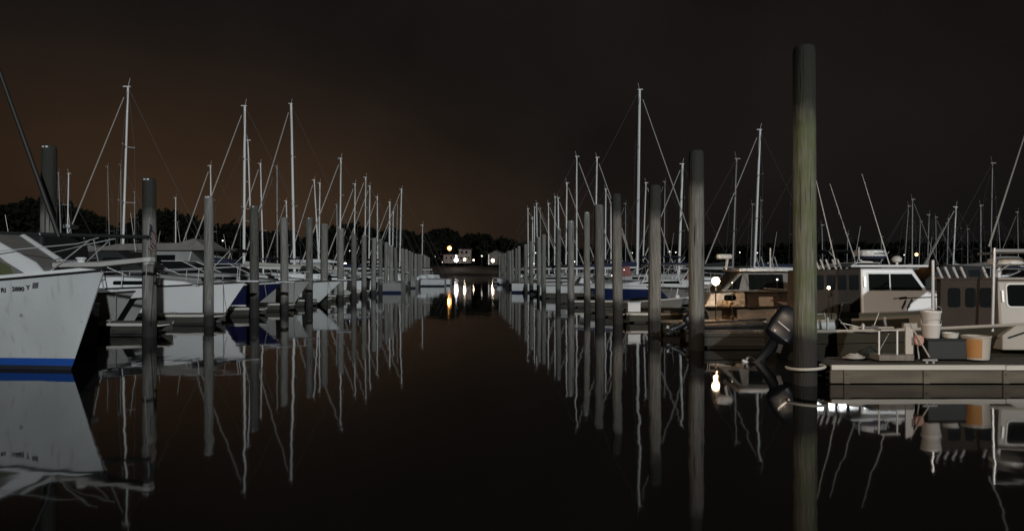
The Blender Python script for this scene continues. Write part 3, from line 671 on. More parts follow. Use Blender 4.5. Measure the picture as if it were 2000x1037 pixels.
def t_at(px):   # station on the starboard side whose sheer shows at photo column px
    best = None
    mw = Matrix.Translation(nb.location) @ Matrix.Rotation(nb.rotation_euler.z, 4, 'Z')
    for i in range(400):
        q = i / 400; v = mw @ nh.pt(q, .9, -1)
        if v.y > 1:
            e = abs(1000 + F * v.x / v.y - px)
            if best is None or e < best[0]: best = (e, q)
    return best[1]
ptxt('RI', t_at(4), .865, .098, 'registration_letters')
ptxt('2880', t_at(23.5), .868, .098, 'registration_number')
ptxt('Y', t_at(53), .872, .098, 'registration_suffix')
st = t_at(65)
sk = MB(); a = nh.pt(st, .935, -1); b = nh.pt(st + .010, .935, -1); c = nh.pt(st + .010, .875, -1); d_ = nh.pt(st, .875, -1); off = Vector((0, -.006, 0))
sk.add([a + off, b + off, c + off, d_ + off, a, b, c, d_], [(0, 1, 2, 3), (0, 4, 5, 1), (1, 5, 6, 2), (2, 6, 7, 3), (3, 7, 4, 0)]); sk.build('validation_sticker', mat('faded sticker', (.12, .12, .13), .7, var=.6, scale=40), nb)

# ------------------------------------------------------------------ generic cabin cruiser
def cruiser(bowpx, d, lab, face=1, L=8.5, B=2.9, fs=.95, fb=1.3, top=None, stripe=None, bottom=None, band=None, cabm=None, kn=.78, rake=.9, glass=True, rail=True, bimini=None, fly=None, arch=False, yaw=0.0,
            cabh=.5, railh=.5, striz=(.04, .16), canvas=None, port=True, loc=None, name='cabin_cruiser', cat='boat', tm=.4, pulpit=True, knm=None, mush=None, redc=False, group='cabin cruisers and motor boats in the slips'):
    top = top or GEL; cabm = cabm or top
    h = Hull(L, B, fs, fb, rake=rake, fine=2.1, tm=tm, knuckle=kn)
    rz = (0 if face > 0 else math.pi) + yaw; bx = XP(bowpx, d) if loc is None else loc
    t = thing(name, lab, cat, (bx - L * math.cos(rz), d - L * math.sin(rz), 0), rz, group)
    build_hull(h, t, top, stripe, bottom, band, stripe_z=striz, rail=BLK if top is not NAVY else GEL, rail_r=.028)
    zb = fb - .02
    cb = Cab([(L * .10, fs - .05), (L * .12, fs + cabh + .05), (L * .50, fs + cabh + .12), (L * .80, zb + .06), (L * .86, zb - .10)], B * .40, B * .33, .30); cb.build('cabin', cabm, t, .05)
    if port:
        cb.panel('port_light', rrect(L * .55, L * .66, fs + cabh * .55, fs + cabh * .55 + .13, .06), GLASS, t)
    if glass:
        z0 = fs + cabh + .08
        wsd = Cab([(L * .30, z0 - .02), (L * .28, z0 + .52), (L * .38, z0 + .52), (L * .51, z0)], B * .34, B * .28, .1)
        wsd.build('windshield', VINYL, t, .02)
        fr = MB()
        for s_ in (-1, 1): fr.tube([(L * .51, s_ * wsd.w(L * .51, z0), z0), (L * .38, s_ * wsd.w(L * .38, z0 + .52), z0 + .53), (L * .28, s_ * wsd.w(L * .28, z0 + .52), z0 + .53)], .016, 6)
        fr.tube([(L * .38, -B * .27, z0 + .54), (L * .38, B * .27, z0 + .54)], .016, 6); fr.build('windshield_frame', ALU, t, smooth=True)
    if rail: bow_rail(h, t, .48, railh, 5)
    if pulpit:
        MB().box((L + .12, 0, zb + .05), (.75, .34, .05)).build('bow_pulpit', top if top is not NAVY else GEL, t, bevel=.02)
    if bimini:
        z1 = fs + cabh + 1.25; mb = MB(); rows = [[(x, y, z1 + .12 - .35 * (2 * y / B) ** 2 * .5 - (.05 if x < .3 else 0)) for y in (-B * .42, -B * .2, 0, B * .2, B * .42)] for x in (.1, L * .12, L * .3, L * .42)]
        mb.grid(rows); mb.grid([[(p[0], p[1], p[2] - .05) for p in r] for r in rows], flip=True)
        mb.build('bimini_top', bimini, t, smooth=True)
        for s_ in (-1, 1):
            fr = MB()
            for xa, xb in ((L * .2, .15), (L * .2, L * .4), (L * .22, L * .22)): fr.tube([(xa, s_ * B * .43, fs), (xb, s_ * B * .42, z1)], .014, 6)
            fr.build('bimini_frame', ALU, t, smooth=True)
    if canvas:
        z0 = fs + .02; cc = Cab([(.05, z0), (.15, fs + cabh + .95), (L * .32, fs + cabh + 1.05), (L * .46, fs + cabh + .25), (L * .46, z0)], B * .46, B * .36, .08); cc.build('cockpit_canvas', canvas, t, .06)
        for k in range(3): cc.panel('canvas_window', rrect(.5 + k * L * .105, .5 + k * L * .105 + L * .08, fs + cabh + .25, fs + cabh + .78, .08), VINYL, t)
    if fly:
        z0 = fs + cabh; c2 = Cab([(L * .08, z0), (L * .06, z0 + .95), (L * .42, z0 + .95), (L * .62, z0 + .05)], B * .36, B * .32, .15); c2.build('deckhouse', cabm, t, .05)
        c2.panel('window', [(L * .14, z0 + .35), (L * .14, z0 + .75), (L * .40, z0 + .75), (L * .52, z0 + .35)], GLASS, t)
        z2 = z0 + .95; c3 = Cab([(-.1, z2 + .002), (-.15, z2 + .12), (L * .05, z2 + .55), (L * .12, z2 + .35), (L * .42, z2 + .30), (L * .56, z2 + .05), (L * .56, z2 + .002)], B * .38, B * .34, .15); c3.build('flybridge', fly, t, .05)
    if arch:
        a = MB(); z0 = fs
        for s_ in (-1, 1): a.box((L * .16, s_ * B * .43, z0 + .75), (.30, .06, 1.5), (0, -.25, 0))
        a.box((L * .11, 0, z0 + 1.5), (.34, B * .86, .07)); a.build('radar_arch', top, t, bevel=.02)
    if d < 50:
        rn = random.Random(int(d * 10))
        for q_ in (.30, .62):
            a_ = h.pt(q_, 1, -face); MB().lathe([(.02, 0), (.08, .04), (.095, .12), (.095, .42), (.08, .50), (.02, .54)], (a_.x, a_.y * 1.07, a_.z - .72), 12).build('fender', rn.choice([WHP, CANVN, BLK]), t, smooth=True)
        MB().tube([(L * .33, B * .2 * face, fs + cabh), (L * .33 - .35, B * .2 * face, fs + cabh + rn.uniform(1.6, 2.9))], .012, 6, r2=.006).build('antenna', WHP, t)
        a_ = h.pt(.93, 1, -face); q2 = Vector((L + .1, -face * (B * .5 + .5), .40)); MB().tube([a_ + Vector((0, 0, .03)), a_.lerp(q2, .35) + Vector((0, 0, -.16)), a_.lerp(q2, .7) + Vector((0, 0, -.14)), q2], .011, 5).build('mooring_line', ROPE, t, smooth=True)
        MB().tube([(L * .9 - .09, 0, zb + .07), (L * .9 + .09, 0, zb + .07)], .014, 6).build('cleat', CHROME, t)
        if rn.random() < .6: MB().lathe([(.20, -.04), (.26, 0), (.20, .04), (.15, 0), (.20, -.04)], (L * .2, -face * B * .47, fs + .38), 18, (0, 1, 0)).build('life_ring', rn.choice([GEL, BUOYM]), t, smooth=True)
    if redc: MB().box((L * .72, 0, fs + cabh + .22), (.85, 1.0, .62), (0, .2, 0)).build('red_cover', REDC, t, bevel=.1)
    if mush:
        MB().lathe([(.07, 0), (.07, .12), (.16, .14), (.17, .20), (.11, .27), (.02, .29)], mush, 14).build('mushroom_vent', GELB, t, smooth=True)
    return t, h

cruiser(480, 26.6, 'long white cabin cruiser with steel bow rail behind the pale grey piling', L=9.2, B=3.0, fs=1.02, fb=1.33, top=GELB, bottom=GEL, cabm=GELB, railh=.55, cabh=.42)
cruiser(553, 30.6, 'dark navy hulled boat with white deck and white lower hull', L=9.0, B=3.0, fs=.95, fb=1.25, top=NAVY, bottom=GELB, stripe=GELB, striz=(.10, .38), cabm=GEL2, rake=1.5, canvas=CANV, rail=False, port=True, mush=(6.2, -.3, 1.95))
cruiser(606, 34.6, 'grey white motor boat just beyond the navy hull', L=8.8, B=2.9, fs=1.05, fb=1.3, top=GEL2, cabm=GEL2, railh=.4)
cruiser(668, 38.3, 'white boat with a sharp overhanging bow beyond the grey motor boat', L=8.6, B=2.8, fs=.95, fb=1.25, top=GEL, rake=1.3, canvas=None, rail=False, bimini=CANVG)
cruiser(734, 57.0, 'white launch with a dark sheer stripe among the middle pilings', L=7.5, B=2.8, fs=.95, fb=1.2, top=GELB, band=NAVY, rail=True, rake=.5, bimini=None, tm=.6)
cruiser(640, 43.0, 'low white boat with navy cover beyond the overhanging bow', L=8, B=2.6, fs=.85, fb=1.1, top=GEL2, canvas=CANVN, rail=False)
cruiser(790, 74.0, 'white bow standing high among the far left pilings', L=8.0, B=2.9, fs=1.1, fb=1.55, top=GELB, rake=.9, yaw=R(-42), rail=False, bimini=CANVN)
cruiser(811, 80.0, 'grey skiff with dark canopy near the end of the left-hand row', L=6.5, B=2.3, fs=.7, fb=1.0, top=GEL2, rail=False, bimini=CANVG)
cruiser(823, 85.0, 'small white boat second from the end of the left-hand row', L=6.0, B=2.2, fs=.8, fb=1.2, top=GELB, rail=False, glass=False)
cruiser(847, 92.0, 'last boat at the far end of the left-hand row', L=6.5, B=2.4, fs=.8, fb=1.1, top=GEL, rail=True, band=NAVY)
cruiser(263, 22.2, 'small white boat with a ladder half hidden behind the bow plank', L=5.5, B=2.2, fs=.9, fb=1.12, top=GEL2, rake=.7, rail=False, glass=True, bimini=None, pulpit=False)
# boats on the far side of the left walkway
cruiser(322, 36.0, 'flybridge boat under a grey cover with its raised bow to the left', face=-1, L=9.5, B=3.2, fs=1.2, fb=1.6, top=GEL2, fly=CANVG, glass=False, rail=False, cabm=GEL2, loc=-23.5)
cruiser(520, 41.5, 'flybridge cruiser with long grey hardtop between two dark pilings', L=9.5, B=3.2, fs=1.1, fb=1.35, top=GEL2, fly=CANVG, glass=False, rail=False, cabm=GEL2)
cruiser(610, 48.5, 'white sport cruiser with a flat pale hardtop', L=9.0, B=3.0, fs=1.1, fb=1.3, top=GEL2, fly=GEL, glass=False, rail=False, loc=-14.5)
cruiser(700, 65.0, 'motor boat with navy canopy and a bright cockpit lamp', L=8, B=2.8, fs=1.0, fb=1.2, top=GEL, bimini=CANVN)
cruiser(745, 68.5, 'motor cruiser with pale hardtop behind the middle pilings', L=8, B=2.8, fs=1.0, fb=1.3, top=GEL2, fly=GEL, glass=False, rail=False)

# ------------------------------------------------------------------ dark canvas covered boat behind the near bow
t, h = cruiser(0, 16.8, 'dark boat under glossy black canvas behind the near white bow', face=-1, L=8.5, B=2.3, fs=.95, fb=1.2, top=CANV, cabm=CANV, canvas=CANV, glass=False, rail=False, pulpit=False, loc=-18.1, group=None, cabh=.55)
MB().tube([(-1.5, -.3, 2.46), (1.0, -.2, 2.52), (3.6, -.1, 2.60)], .045, 8).build('boom', CANV, t, smooth=True)
MB().tube([(.25, .1, 2.45), (2.05, .2, 7.6)], .055, 8, r2=.035).build('outrigger', BLK, t, smooth=True)
MB().lathe([(.06, 0), (.075, .03), (.075, .3), (.05, .34)], (2.35, -.4, 2.5), 14).build('white_canister', GEL2, t, smooth=True)
for q in (.25, 1.3, 2.4): MB().tube([(q, .62, 1.0), (q + .05, .60, 2.2), (q + .3, .3, 2.52)], .014, 6).build('canopy_bow', CHROME, t, smooth=True)
for q in (.7, 1.9): MB().lathe([(.02, 0), (.04, .01), (.045, .04), (.02, .06)], (q, .9, 1.75 + q * .2), 10, (0, 1, 0)).build('searchlight', CHROME, t)
fl = thing('stern_flag', 'drooping striped flag on a staff in front of the second left piling', 'flag', P(283, 505, 17.2), 0)
MB().tube([(0, 0, -.9), (.10, 0, .92)], .012, 6).build('staff', ALUD, fl, smooth=True)
fm = [mat('flag dark red', (.11, .03, .03), .9), mat('flag off white', (.26, .25, .235), .9), mat('flag dark blue', (.02, .024, .045), .9)]
mb = MB(); rows = []
for i in range(9):
    u = i / 8; rows.append([(.10 - .02 + u * .20 * (1 - .3 * v) + .03 * math.sin(v * 9 + u * 5), .05 * math.sin(u * 10 + v * 2), .80 - v * .52 - u * .34 + (.12 * u * v)) for v in [j / 13 for j in range(14)]])
mb.grid(rows); mb.m = [(2 if (j < 7 and i < 4) else j % 2) for i in range(8) for j in range(13)]
mb.build('flag_cloth', fm, fl, smooth=True)

# steel tower of a sport boat beyond the bow plank
tw = thing('tuna_tower_boat', 'small fishing boat with a pipework tower under the leaning mast', 'boat', (XP(262, 22.4) - 3.6, 23.2, 0), 0)
h = Hull(3.6, 1.5, .7, .9, rake=.5); build_hull(h, tw, GEL2, BOTTOM, rail=BLK)
fr = MB()
for x, y in ((1.2, -.5), (1.2, .5), (2.1, -.5), (2.1, .5)): fr.tube([(x, y, .8), (1.65 + (x - 1.65) * .4, y * .5, 2.75)], .018, 6)
for z in (1.5, 2.1, 2.75): 
    k = 1 - .6 * (z - .8) / 1.95; fr.tube([(1.65 - .45 * k, -.5 * k, z), (1.65 + .45 * k, -.5 * k, z), (1.65 + .45 * k, .5 * k, z), (1.65 - .45 * k, .5 * k, z), (1.65 - .45 * k, -.5 * k, z)], .014, 6)
fr.build('tower_frame', ALUD, tw, smooth=True)
MB().box((1.65, 0, 2.80), (.7, .55, .05)).build('tower_platform', GEL2, tw, bevel=.01)
MB().box((1.3, 0, 3.05), (.22, .5, .12)).build('radar', GEL, tw, bevel=.03)
for q in (2.35, 2.43): MB().box((1.65, -.36 + q * .01, q - .7), (.22, .03, .025)).build('ladder_rung', CHROME, tw)

# ------------------------------------------------------------------ outboard motor
def outboard(parent, loc, tilt, k=1.0, m=None, yaw=0.0):
    """local +X forward to the boat; the motor tips forward about its bracket by tilt"""
    m = m or OBM; o = MB(); rows = []
    secs = [(-.03, .19, .14), (.03, .27, .19), (.10, .31, .21), (.12, .295, .20), (.30, .31, .215), (.52, .29, .20), (.66, .26, .175), (.72, .20, .13), (.735, .03, .02)]
    for z, a, b in secs:
        rows.append([(-.05 + a * math.copysign(abs(math.cos(q)) ** .5, math.cos(q)) - .05 * z, b * math.copysign(abs(math.sin(q)) ** .5, math.sin(q)), z) for q in [2 * math.pi * j / 20 for j in range(21)]])
    o.grid(rows); ob = o.build('outboard_motor', m, parent, smooth=True)
    ob.matrix_local = Matrix.Translation(loc) @ Matrix.Rotation(yaw, 4, 'Z') @ Matrix.Rotation(tilt, 4, 'Y') @ Matrix.Scale(k, 4) @ Matrix.Translation((0, 0, .05))
    lg = MB(); lg.grid([[(-.03 + a * math.cos(q) - .03 * (z < -.5), b * math.sin(q), z) for q in [2 * math.pi * j / 14 for j in range(15)]] for z, a, b in ((0, .17, .13), (-.12, .13, .10), (-.3, .11, .06), (-.62, .10, .045), (-.70, .16, .05))])
    lg.box((-.08, 0, -.62), (.36, .20, .018)); lg.lathe([(.01, -.24), (.045, -.16), (.055, 0), (.05, .16), (.03, .2)], (-.05, 0, -.80), 12, (1, 0, 0)); lg.prism([(-.02, -.84), (.08, -.84), (-.03, -.99), (-.09, -.99)], -.012, .012)
    lg.build('lower_unit', m, ob, smooth=True)
    pr = MB()
    for j in range(3):
        a = 2 * math.pi * j / 3; c, s_ = math.cos(a), math.sin(a)
        pr.add([(-.27, .03 * c, .03 * s_ - .80), (-.31, .15 * c - .06 * s_, .15 * s_ + .06 * c - .80), (-.29, .17 * c + .02 * s_, .17 * s_ - .02 * c - .80), (-.25, .12 * c + .07 * s_, .12 * s_ - .07 * c - .80)], [(0, 1, 2, 3)])
    pr.lathe([(.01, -.06), (.045, -.03), (.05, .08)], (-.30, 0, -.80), 10, (1, 0, 0)); pr.build('propeller', CHROME, ob)
    bd = MB()
    for s_ in (-1, 1): bd.box((-.06, s_ * .214, .34), (.30, .008, .022), (0, .12, 0))
    bd.build('cowl_stripe', CHROME, ob)
    br = MB(); 
    for s_ in (-1, 1): br.box((.13, s_ * .11, -.10), (.09, .03, .22), (0, -.3, 0))
    br.tube([(.12, -.12, -.03), (.12, .12, -.03)], .03, 8); br.build('bracket', m, ob)
    return ob

GRNW = mat('gelcoat pale green', (.30, .34, .28), .4, var=.3, scale=1.5)
DKH = mat('dark olive hull', (.050, .045, .032), .35, var=.5, scale=1.2)
def rod_holders(parent, pts, L=.26, lean=-.4):
    for p in pts:
        q = Vector(p); MB().tube([q, q + Vector((lean * L, 0, L * .9))], .024, 8).build('rod_holder', CHROME, parent, smooth=True)

# ------------------------------------------------------------------ right basin: near fishing boat (stern toward the channel)
bx = 5.35; bd_ = 15.1
t = thing('fishing_boat', 'nearest right-hand fishing boat, dark hull, brown canvas, cream cabin and black outboard', 'boat', (bx, bd_, 0), 0)
h = Hull(8.4, 2.7, .62, 1.15, rake=.8, tm=.5, r0=.85); build_hull(h, t, DKH, DKH, rail=CREAM, rail_r=.03, deckmat=SIDEW, deck_drop=.22)
outboard(t, (-.46, -.90, .40), R(34), .86, yaw=R(-24))
MB().box((.06, 0, .58), (.10, 2.2, .30)).build('transom_board', CREAM, t, bevel=.02)
for (x0, x1, y, z0, z1) in ((.9, 1.7, -.9, .50, .68), (1.85, 2.1, -.95, .55, .75)): MB().box(((x0 + x1) / 2, y, (z0 + z1) / 2), (x1 - x0, .10, z1 - z0)).build('cockpit_coaming', CREAM, t, bevel=.02)
xa_, xb_ = XP(1834, 14.1) - bx, XP(1948, 14.1) - bx; zt_ = ZP(547, 14.1)
ncur = Cab([(xa_, .55), (xa_ + .02, zt_), (xb_, zt_ + .01), (xb_, .55)], 1.02, .94)
MB().prism([(xa_, .55), (xa_ + .02, zt_), (xb_, zt_ + .01), (xb_, .55)], -1.02, -.97).build('side_curtain', CANVB, t, bevel=.012)
MB().prism([(xa_ + 1.3, .55), (xa_ + 1.3, zt_), (xb_, zt_ + .01), (xb_, .55)], .97, 1.02).build('side_curtain', CANVB, t, bevel=.012)
mb = MB(); vs = [(xa_, -1.03, zt_ + .002), (xb_, -1.03, zt_ + .012), (xb_, 1.0, zt_ + .012), (xa_ + 1.3, 1.0, zt_ + .002)]; mb.add([Vector(v) for v in vs] + [Vector(v) + Vector((0, 0, .035)) for v in vs], [(0, 1, 2, 3), (4, 5, 6, 7), (0, 1, 5, 4), (1, 2, 6, 5), (2, 3, 7, 6), (3, 0, 4, 7)]); mb.build('canvas_top', CANVB, t)
for a, b in ((1850, 1874), (1884, 1904), (1912, 1938)):
    pz = rrect(XP(a, 14.1) - bx, XP(b, 14.1) - bx, ZP(600, 14.1), ZP(562, 14.1), .05)
    MB().prism(pz, -1.031, -1.0).build('canvas_window', VINYL, t)
x0 = XP(1950, 14.1) - bx
cb = Cab([(x0, .62), (x0, ZP(547, 14.1)), (x0 + 1.5, ZP(547, 14.1)), (x0 + 2.2, 1.05), (x0 + 2.7, .95), (x0 + 3.2, .75)], 1.04, .94); cb.build('cabin', CREAM, t, .05)
cb.panel('window_frame', rrect(XP(1966, 14.1) - bx, XP(2034, 14.1) - bx, ZP(601, 14.1), ZP(553, 14.1), .07), WHP, t, off=.012)
cb.panel('window', rrect(XP(1969, 14.1) - bx, XP(2031, 14.1) - bx, ZP(598, 14.1), ZP(556, 14.1), .06), GLASS, t, off=.02)
cb.panel('grab_rail', rrect(XP(1957, 14.1) - bx, XP(1961, 14.1) - bx, ZP(590, 14.1), ZP(567, 14.1), .015), CHROME, t, off=.03)
MB().box((x0 + .75, 0, ZP(544.5, 14.1)), (1.75, 2.05, .045)).build('roof', CREAM, t, bevel=.02)
MB().prism([(x0 - .2, .30), (x0 - .2, .56), (x0 + .05, .74), (x0 + 3.4, .92), (x0 + 3.4, .30)], -1.43, -1.10).build('side_deck', CREAM, t, bevel=.02)
MB().tube([(x0 - .1, -1.445, .52), (x0 + .2, -1.45, .62), (x0 + .4, -1.45, .70), (x0 + .65, -1.45, .62), (x0 + 1.3, -1.45, .66)], .016, 6).build('mooring_line', BLK, t, smooth=True)
zt = ZP(484, 13.7); xa = XP(1945, 13.7) - bx
MB().tube([(xa, -1.30, .62), (xa + .05, -1.28, zt)], .026, 10).build('tower_post', CHROME, t, smooth=True); MB().tube([(xa + 2.4, 1.30, .62), (xa + 2.4, 1.26, zt)], .026, 10).build('tower_post', CHROME, t, smooth=True)
ff = MB(); s_ = -1
ff.tube([(xa + .05, s_ * 1.26, zt - .05), (xa + 2.4, s_ * 1.26, zt - .05)], .035, 8); ff.tube([(xa + .1, s_ * 1.2, zt - .12), (xa + .32, s_ * .9, zt - .28), (xa + .3, s_ * .9, zt - .7)], .02, 6); ff.tube([(xa + .06, s_ * 1.26, zt - .48), (xa + .45, s_ * 1.1, zt - .28)], .014, 6)
ff.tube([(xa + 1.3, -1.26, zt - .05), (xa + 1.3, 1.26, zt - .05)], .025, 8); ff.build('tower_frame', ALUD, t, smooth=True)
MB().box((xa + 1.9, -.3, zt - .01), (1.4, 1.9, .05)).build('tower_top', CANVG, t, bevel=.015)
MB().lathe([(.24, 0), (.30, .03), (.30, .12), (.20, .17), (.02, .18)], (xa + .75, -.5, ZP(519, 14.6)), 22).build('radar_dome', WHP, t, smooth=True)
MB().lathe([(.06, 0), (.05, .28)], (xa + .6, -.5, ZP(544, 14.6)), 12).build('radar_pedestal', WHP, t, smooth=True)
rod_holders(t, [(XP(p, 14.2) - bx, -.8, ZP(548, 14.2) + .02) for p in (1847, 1862, 1878, 1893, 1936)])
MB().tube([(XP(1827, 13.8) - bx, -1.22, .55), (XP(1828, 13.8) - bx, -1.2, ZP(508, 13.8))], .028, 10).build('davit_post', CHROME, t, smooth=True)
for p in (1681, 1612): MB().tube([(XP(p, 14) - bx, -1.2, .45), (XP(p, 14) - bx, -1.2, .45 + (.42 if p == 1612 else .3))], .022, 8).build('rail_post', WHP, t, smooth=True)
MB().tube([(XP(1640, 14.3) - bx, -.85, ZP(630, 14.3)), (XP(1765, 14.0) - bx, -1.1, ZP(659, 14.0))], .010, 6).build('fishing_rod', WHP, t)
MB().tube([(XP(1655, 14.3) - bx, -1.0, ZP(668, 14.3)), (XP(1680, 14.3) - bx, -.9, ZP(630, 14.3)), (XP(1712, 14) - bx, -1.15, ZP(668, 14))], .010, 6).build('cockpit_rail', ALUD, t)

for i_, (p_, y_, tx) in enumerate(((1596, 640, .05), (1622, 640, -.12), (1634, 642, .1), (1660, 645, -.2), (1700, 645, .16))):
    MB().tube([(XP(p_, 14.2) - bx, -1.0 + .1 * (i_ % 3), .52), (XP(p_, 14.2) - bx + tx, -.9, .52 + .30 + .12 * (i_ % 3))], .011, 5, r2=.006).build('stowed_rod', (ALUD, WHP, BLK)[i_ % 3], t)
MB().tube([(XP(1925, 14.9) - bx, -.3, ZP(482, 14.9)), (XP(2012, 14.9) - bx, -.3, ZP(212, 14.9))], .020, 6, r2=.010).build('outrigger', ALUD, t)
mb = MB(); mb.tube([(1.2 + .16 * math.cos(i * .6), -1.0 + .10 * math.sin(i * .6), .50 + .006 * i) for i in range(34)], .016, 6); mb.build('hose_coil', CANVG, t, smooth=True)
MB().box((2.55, -.55, .62), (.55, .45, .42)).build('engine_box', CREAM, t, bevel=.03); MB().box((3.3, -.7, .58), (.34, .3, .36)).build('bait_well', WHP, t, bevel=.03)
MB().tube([(.1, -1.28, .66), (1.1, -1.32, .60), (1.9, -1.32, .66), (2.6, -1.33, .60)], .012, 6).build('side_line', BLK, t, smooth=True)
# pilothouse boat behind it
bx = 7.15; d0 = 19.4; dn = 18.45
t = thing('pilothouse_boat', 'white pilothouse boat with wide dark side window, radome and brown aft canvas', 'boat', (bx, d0, 0), 0)
h = Hull(8.2, 2.6, .68, 1.15, rake=.8, tm=.5); build_hull(h, t, GRNW, BOTTOM, rail=GEL2, deckmat=GEL2)
def q(px, py): return (XP(px, dn) - bx, ZP(py, dn))
cc = Cab([q(1592, 612), q(1592, 528), q(1682, 524), q(1682, 612)], .96, .90); cc.build('cockpit_canvas', CANVB, t, .03)
for a, b in ((1596, 1610), (1616, 1632), (1637, 1654), (1660, 1678)): cc.panel('canvas_window', rrect(*(q(a, 0)[0], q(b, 0)[0]), q(0, 566)[1], q(0, 537)[1], .03), VINYL, t)
cb = Cab([q(1683, 615), q(1683, 524), q(1786, 524), q(1816, 571), q(1862, 576), q(1890, 600)], .97, .88); cb.build('cabin', GELB, t, .05)
cb.panel('window_frame', [q(1695, 569), q(1695, 532), q(1784, 532), q(1806, 565), q(1804, 569)], GEL, t, off=.010)
cb.panel('window', [q(1698, 567), q(1698, 535), q(1738, 535), q(1738, 567)], GLASS, t, off=.022); cb.panel('window', [q(1741, 567), q(1741, 535), q(1782, 535), q(1802, 563), q(1801, 567)], GLASS, t, off=.022)
cb.panel('grab_rail', rrect(q(1688, 0)[0], q(1692, 0)[0], q(0, 560)[1], q(0, 540)[1], .015), CHROME, t, off=.03)
cb.panel('trim_strip', [q(1745, 582), q(1745, 584), q(1858, 580), q(1858, 578)], SIDEW, t, off=.012)
a, b = q(1660, 518), q(1812, 518); MB().box(((a[0] + b[0]) / 2, 0, a[1] - .02), (b[0] - a[0], 2.0, .06)).build('roof', GELB, t, bevel=.02)
MB().lathe([(.33, 0), (.37, .03), (.37, .09)], (q(1728, 0)[0], -.15, q(0, 505)[1]), 26).build('radome_base', CANVN, t, smooth=True)
rz_ = q(0, 500)[1]; rr_ = MB().lathe([(.365, 0), (.38, .03), (.37, .13), (.33, .16), (.02, .17)], (q(1728, 0)[0], -.15, rz_), 28).build('radome', GELB, t, smooth=True)
cu = bpy.data.curves.new('radome_lettering', 'FONT'); cu.body = 'RAYMARINE'; cu.size = .062; cu.extrude = .002; cu.align_x = 'CENTER'
tmp = bpy.data.objects.new('tmp', cu); col.objects.link(tmp); bpy.context.view_layer.update(); me = bpy.data.meshes.new_from_object(tmp.evaluated_get(bpy.context.evaluated_depsgraph_get())); bpy.data.objects.remove(tmp)
for v in me.vertices:
    a_ = v.co.x / .38; dz_ = v.co.z; v.co = Vector((.384 * math.sin(a_), -(.384 + dz_) * math.cos(a_), v.co.y))
me.materials.clear(); me.materials.append(BLK); o = bpy.data.objects.new('radome_lettering', me); col.objects.link(o); o.parent = rr_; o.location = (q(1728, 0)[0], -.15, rz_ + .05); o.rotation_euler = (0, 0, R(18))
x, z = q(1690, 516); MB().tube([(x, -.6, q(0, 482)[1]), (x, -.6, q(0, 505)[1]), (x + .04, -.6, q(0, 509)[1]), (x + .10, -.6, q(0, 511)[1]), (x + .34, -.6, q(0, 512)[1])], .022, 8).build('pipe_mount', WHP, t, smooth=True)
for (xa, ya), (xb, yb) in (((1689, 516), (1636, 355)), ((1755, 516), (1700, 335)), ((1648, 516), (1588, 262))):
    A, B_ = q(xa, ya), q(xb, yb); MB().tube([(A[0], -.5, A[1]), (B_[0], -.5, B_[1])], .014, 6, r2=.006).build('whip_antenna', WHP, t)
MB().lathe([(.03, 0), (.03, .06), (.10, .08), (.12, .16), (.07, .21), (.02, .22)], (q(1774, 0)[0], -.4, q(0, 517)[1]), 14).build('horn', WHP, t, smooth=True)
rod_holders(t, [(q(p, 0)[0], -.75, q(0, 526)[1]) for p in (1606, 1616, 1627, 1640, 1650)], L=.27, lean=-.35)
MB().box((XP(1663, 17.9) - bx, -1.15, ZP(602, 17.9)), (.18, .16, .22)).build('bait_box', WHP, t, bevel=.02)
for pts in ([(1757, 582), (1771, 580), (1768, 590), (1762, 602)], [(1782, 584), (1774, 600), (1770, 618)]): MB().tube([(XP(x_, 18.3) - bx, -1.08, ZP(y_, 18.3)) for x_, y_ in pts], .018, 6).build('hanging_line', CANV, t, smooth=True)

# hardtop cruiser with its bow to the channel
d0 = 23.1; dn = 22.1; bx = XP(1372, 22.9)
t = thing('hardtop_cruiser', 'cream cruiser with flat hardtop and oval port, lit by the bright dock lamp', 'boat', (bx + 8.6, d0, 0), math.pi)
h = Hull(8.6, 2.6, .62, .98, rake=.35, tm=.45, fine=2.4); build_hull(h, t, CREAM, BOTTOM, rail=TEAK, rail_r=.025, deckmat=CREAM)
def q(px, py): return (bx + 8.6 - XP(px, dn), ZP(py, dn))
cb = Cab([q(1458, 600), q(1458, 570), q(1392, 574), q(1378, 600)], .98, .86, .12); cb.build('trunk_cabin', CREAM, t, .05)
cb.panel('port_light', rrect(q(1440, 0)[0], q(1417, 0)[0], q(0, 587)[1], q(0, 576)[1], .07), GLASS, t)
c3 = Cab([q(1564, 602), q(1564, 573), q(1460, 573), q(1460, 602)], .97, .86); c3.build('cockpit_cover', CANVB, t, .05)
for a_, b_ in ((1550, 1520), (1512, 1484)): c3.panel('locker_door', rrect(q(a_, 0)[0], q(b_, 0)[0], q(0, 598)[1], q(0, 580)[1], .03), CREAM if a_ == 1512 else SIDEW, t)
MB().tube([(q(1545, 0)[0], -1.02, q(0, 586)[1]), (q(1500, 0)[0], -1.04, q(0, 590)[1]), (q(1465, 0)[0], -1.02, q(0, 584)[1])], .018, 6).build('hanging_line', ROPE, t, smooth=True)
c2 = Cab([q(1562, 572), q(1562, 531), q(1452, 531), q(1408, 571)], .85, .72, .1); c2.build('deckhouse', mat('dim grey cabin side', (.10, .095, .085), .5, var=.4, scale=2), t, .04)
c2.panel('window', [q(1448, 566), q(1425, 566), q(1453, 537), q(1456, 537)], GLASS, t); c2.panel('window', [q(1535, 566), q(1468, 566), q(1468, 536), q(1535, 536)], GLASS, t)
a, b = q(1570, 527), q(1446, 527); MB().box(((a[0] + b[0]) / 2, 0, a[1]), (abs(b[0] - a[0]), 1.75, .10)).build('hardtop', GEL, t, bevel=.03)
a = q(1436, 520); MB().tube([(a[0], 0, a[1] - .1), (a[0] - .06, 0, a[1] + .27)], .045, 8).build('radar_mast', WHP, t, smooth=True)
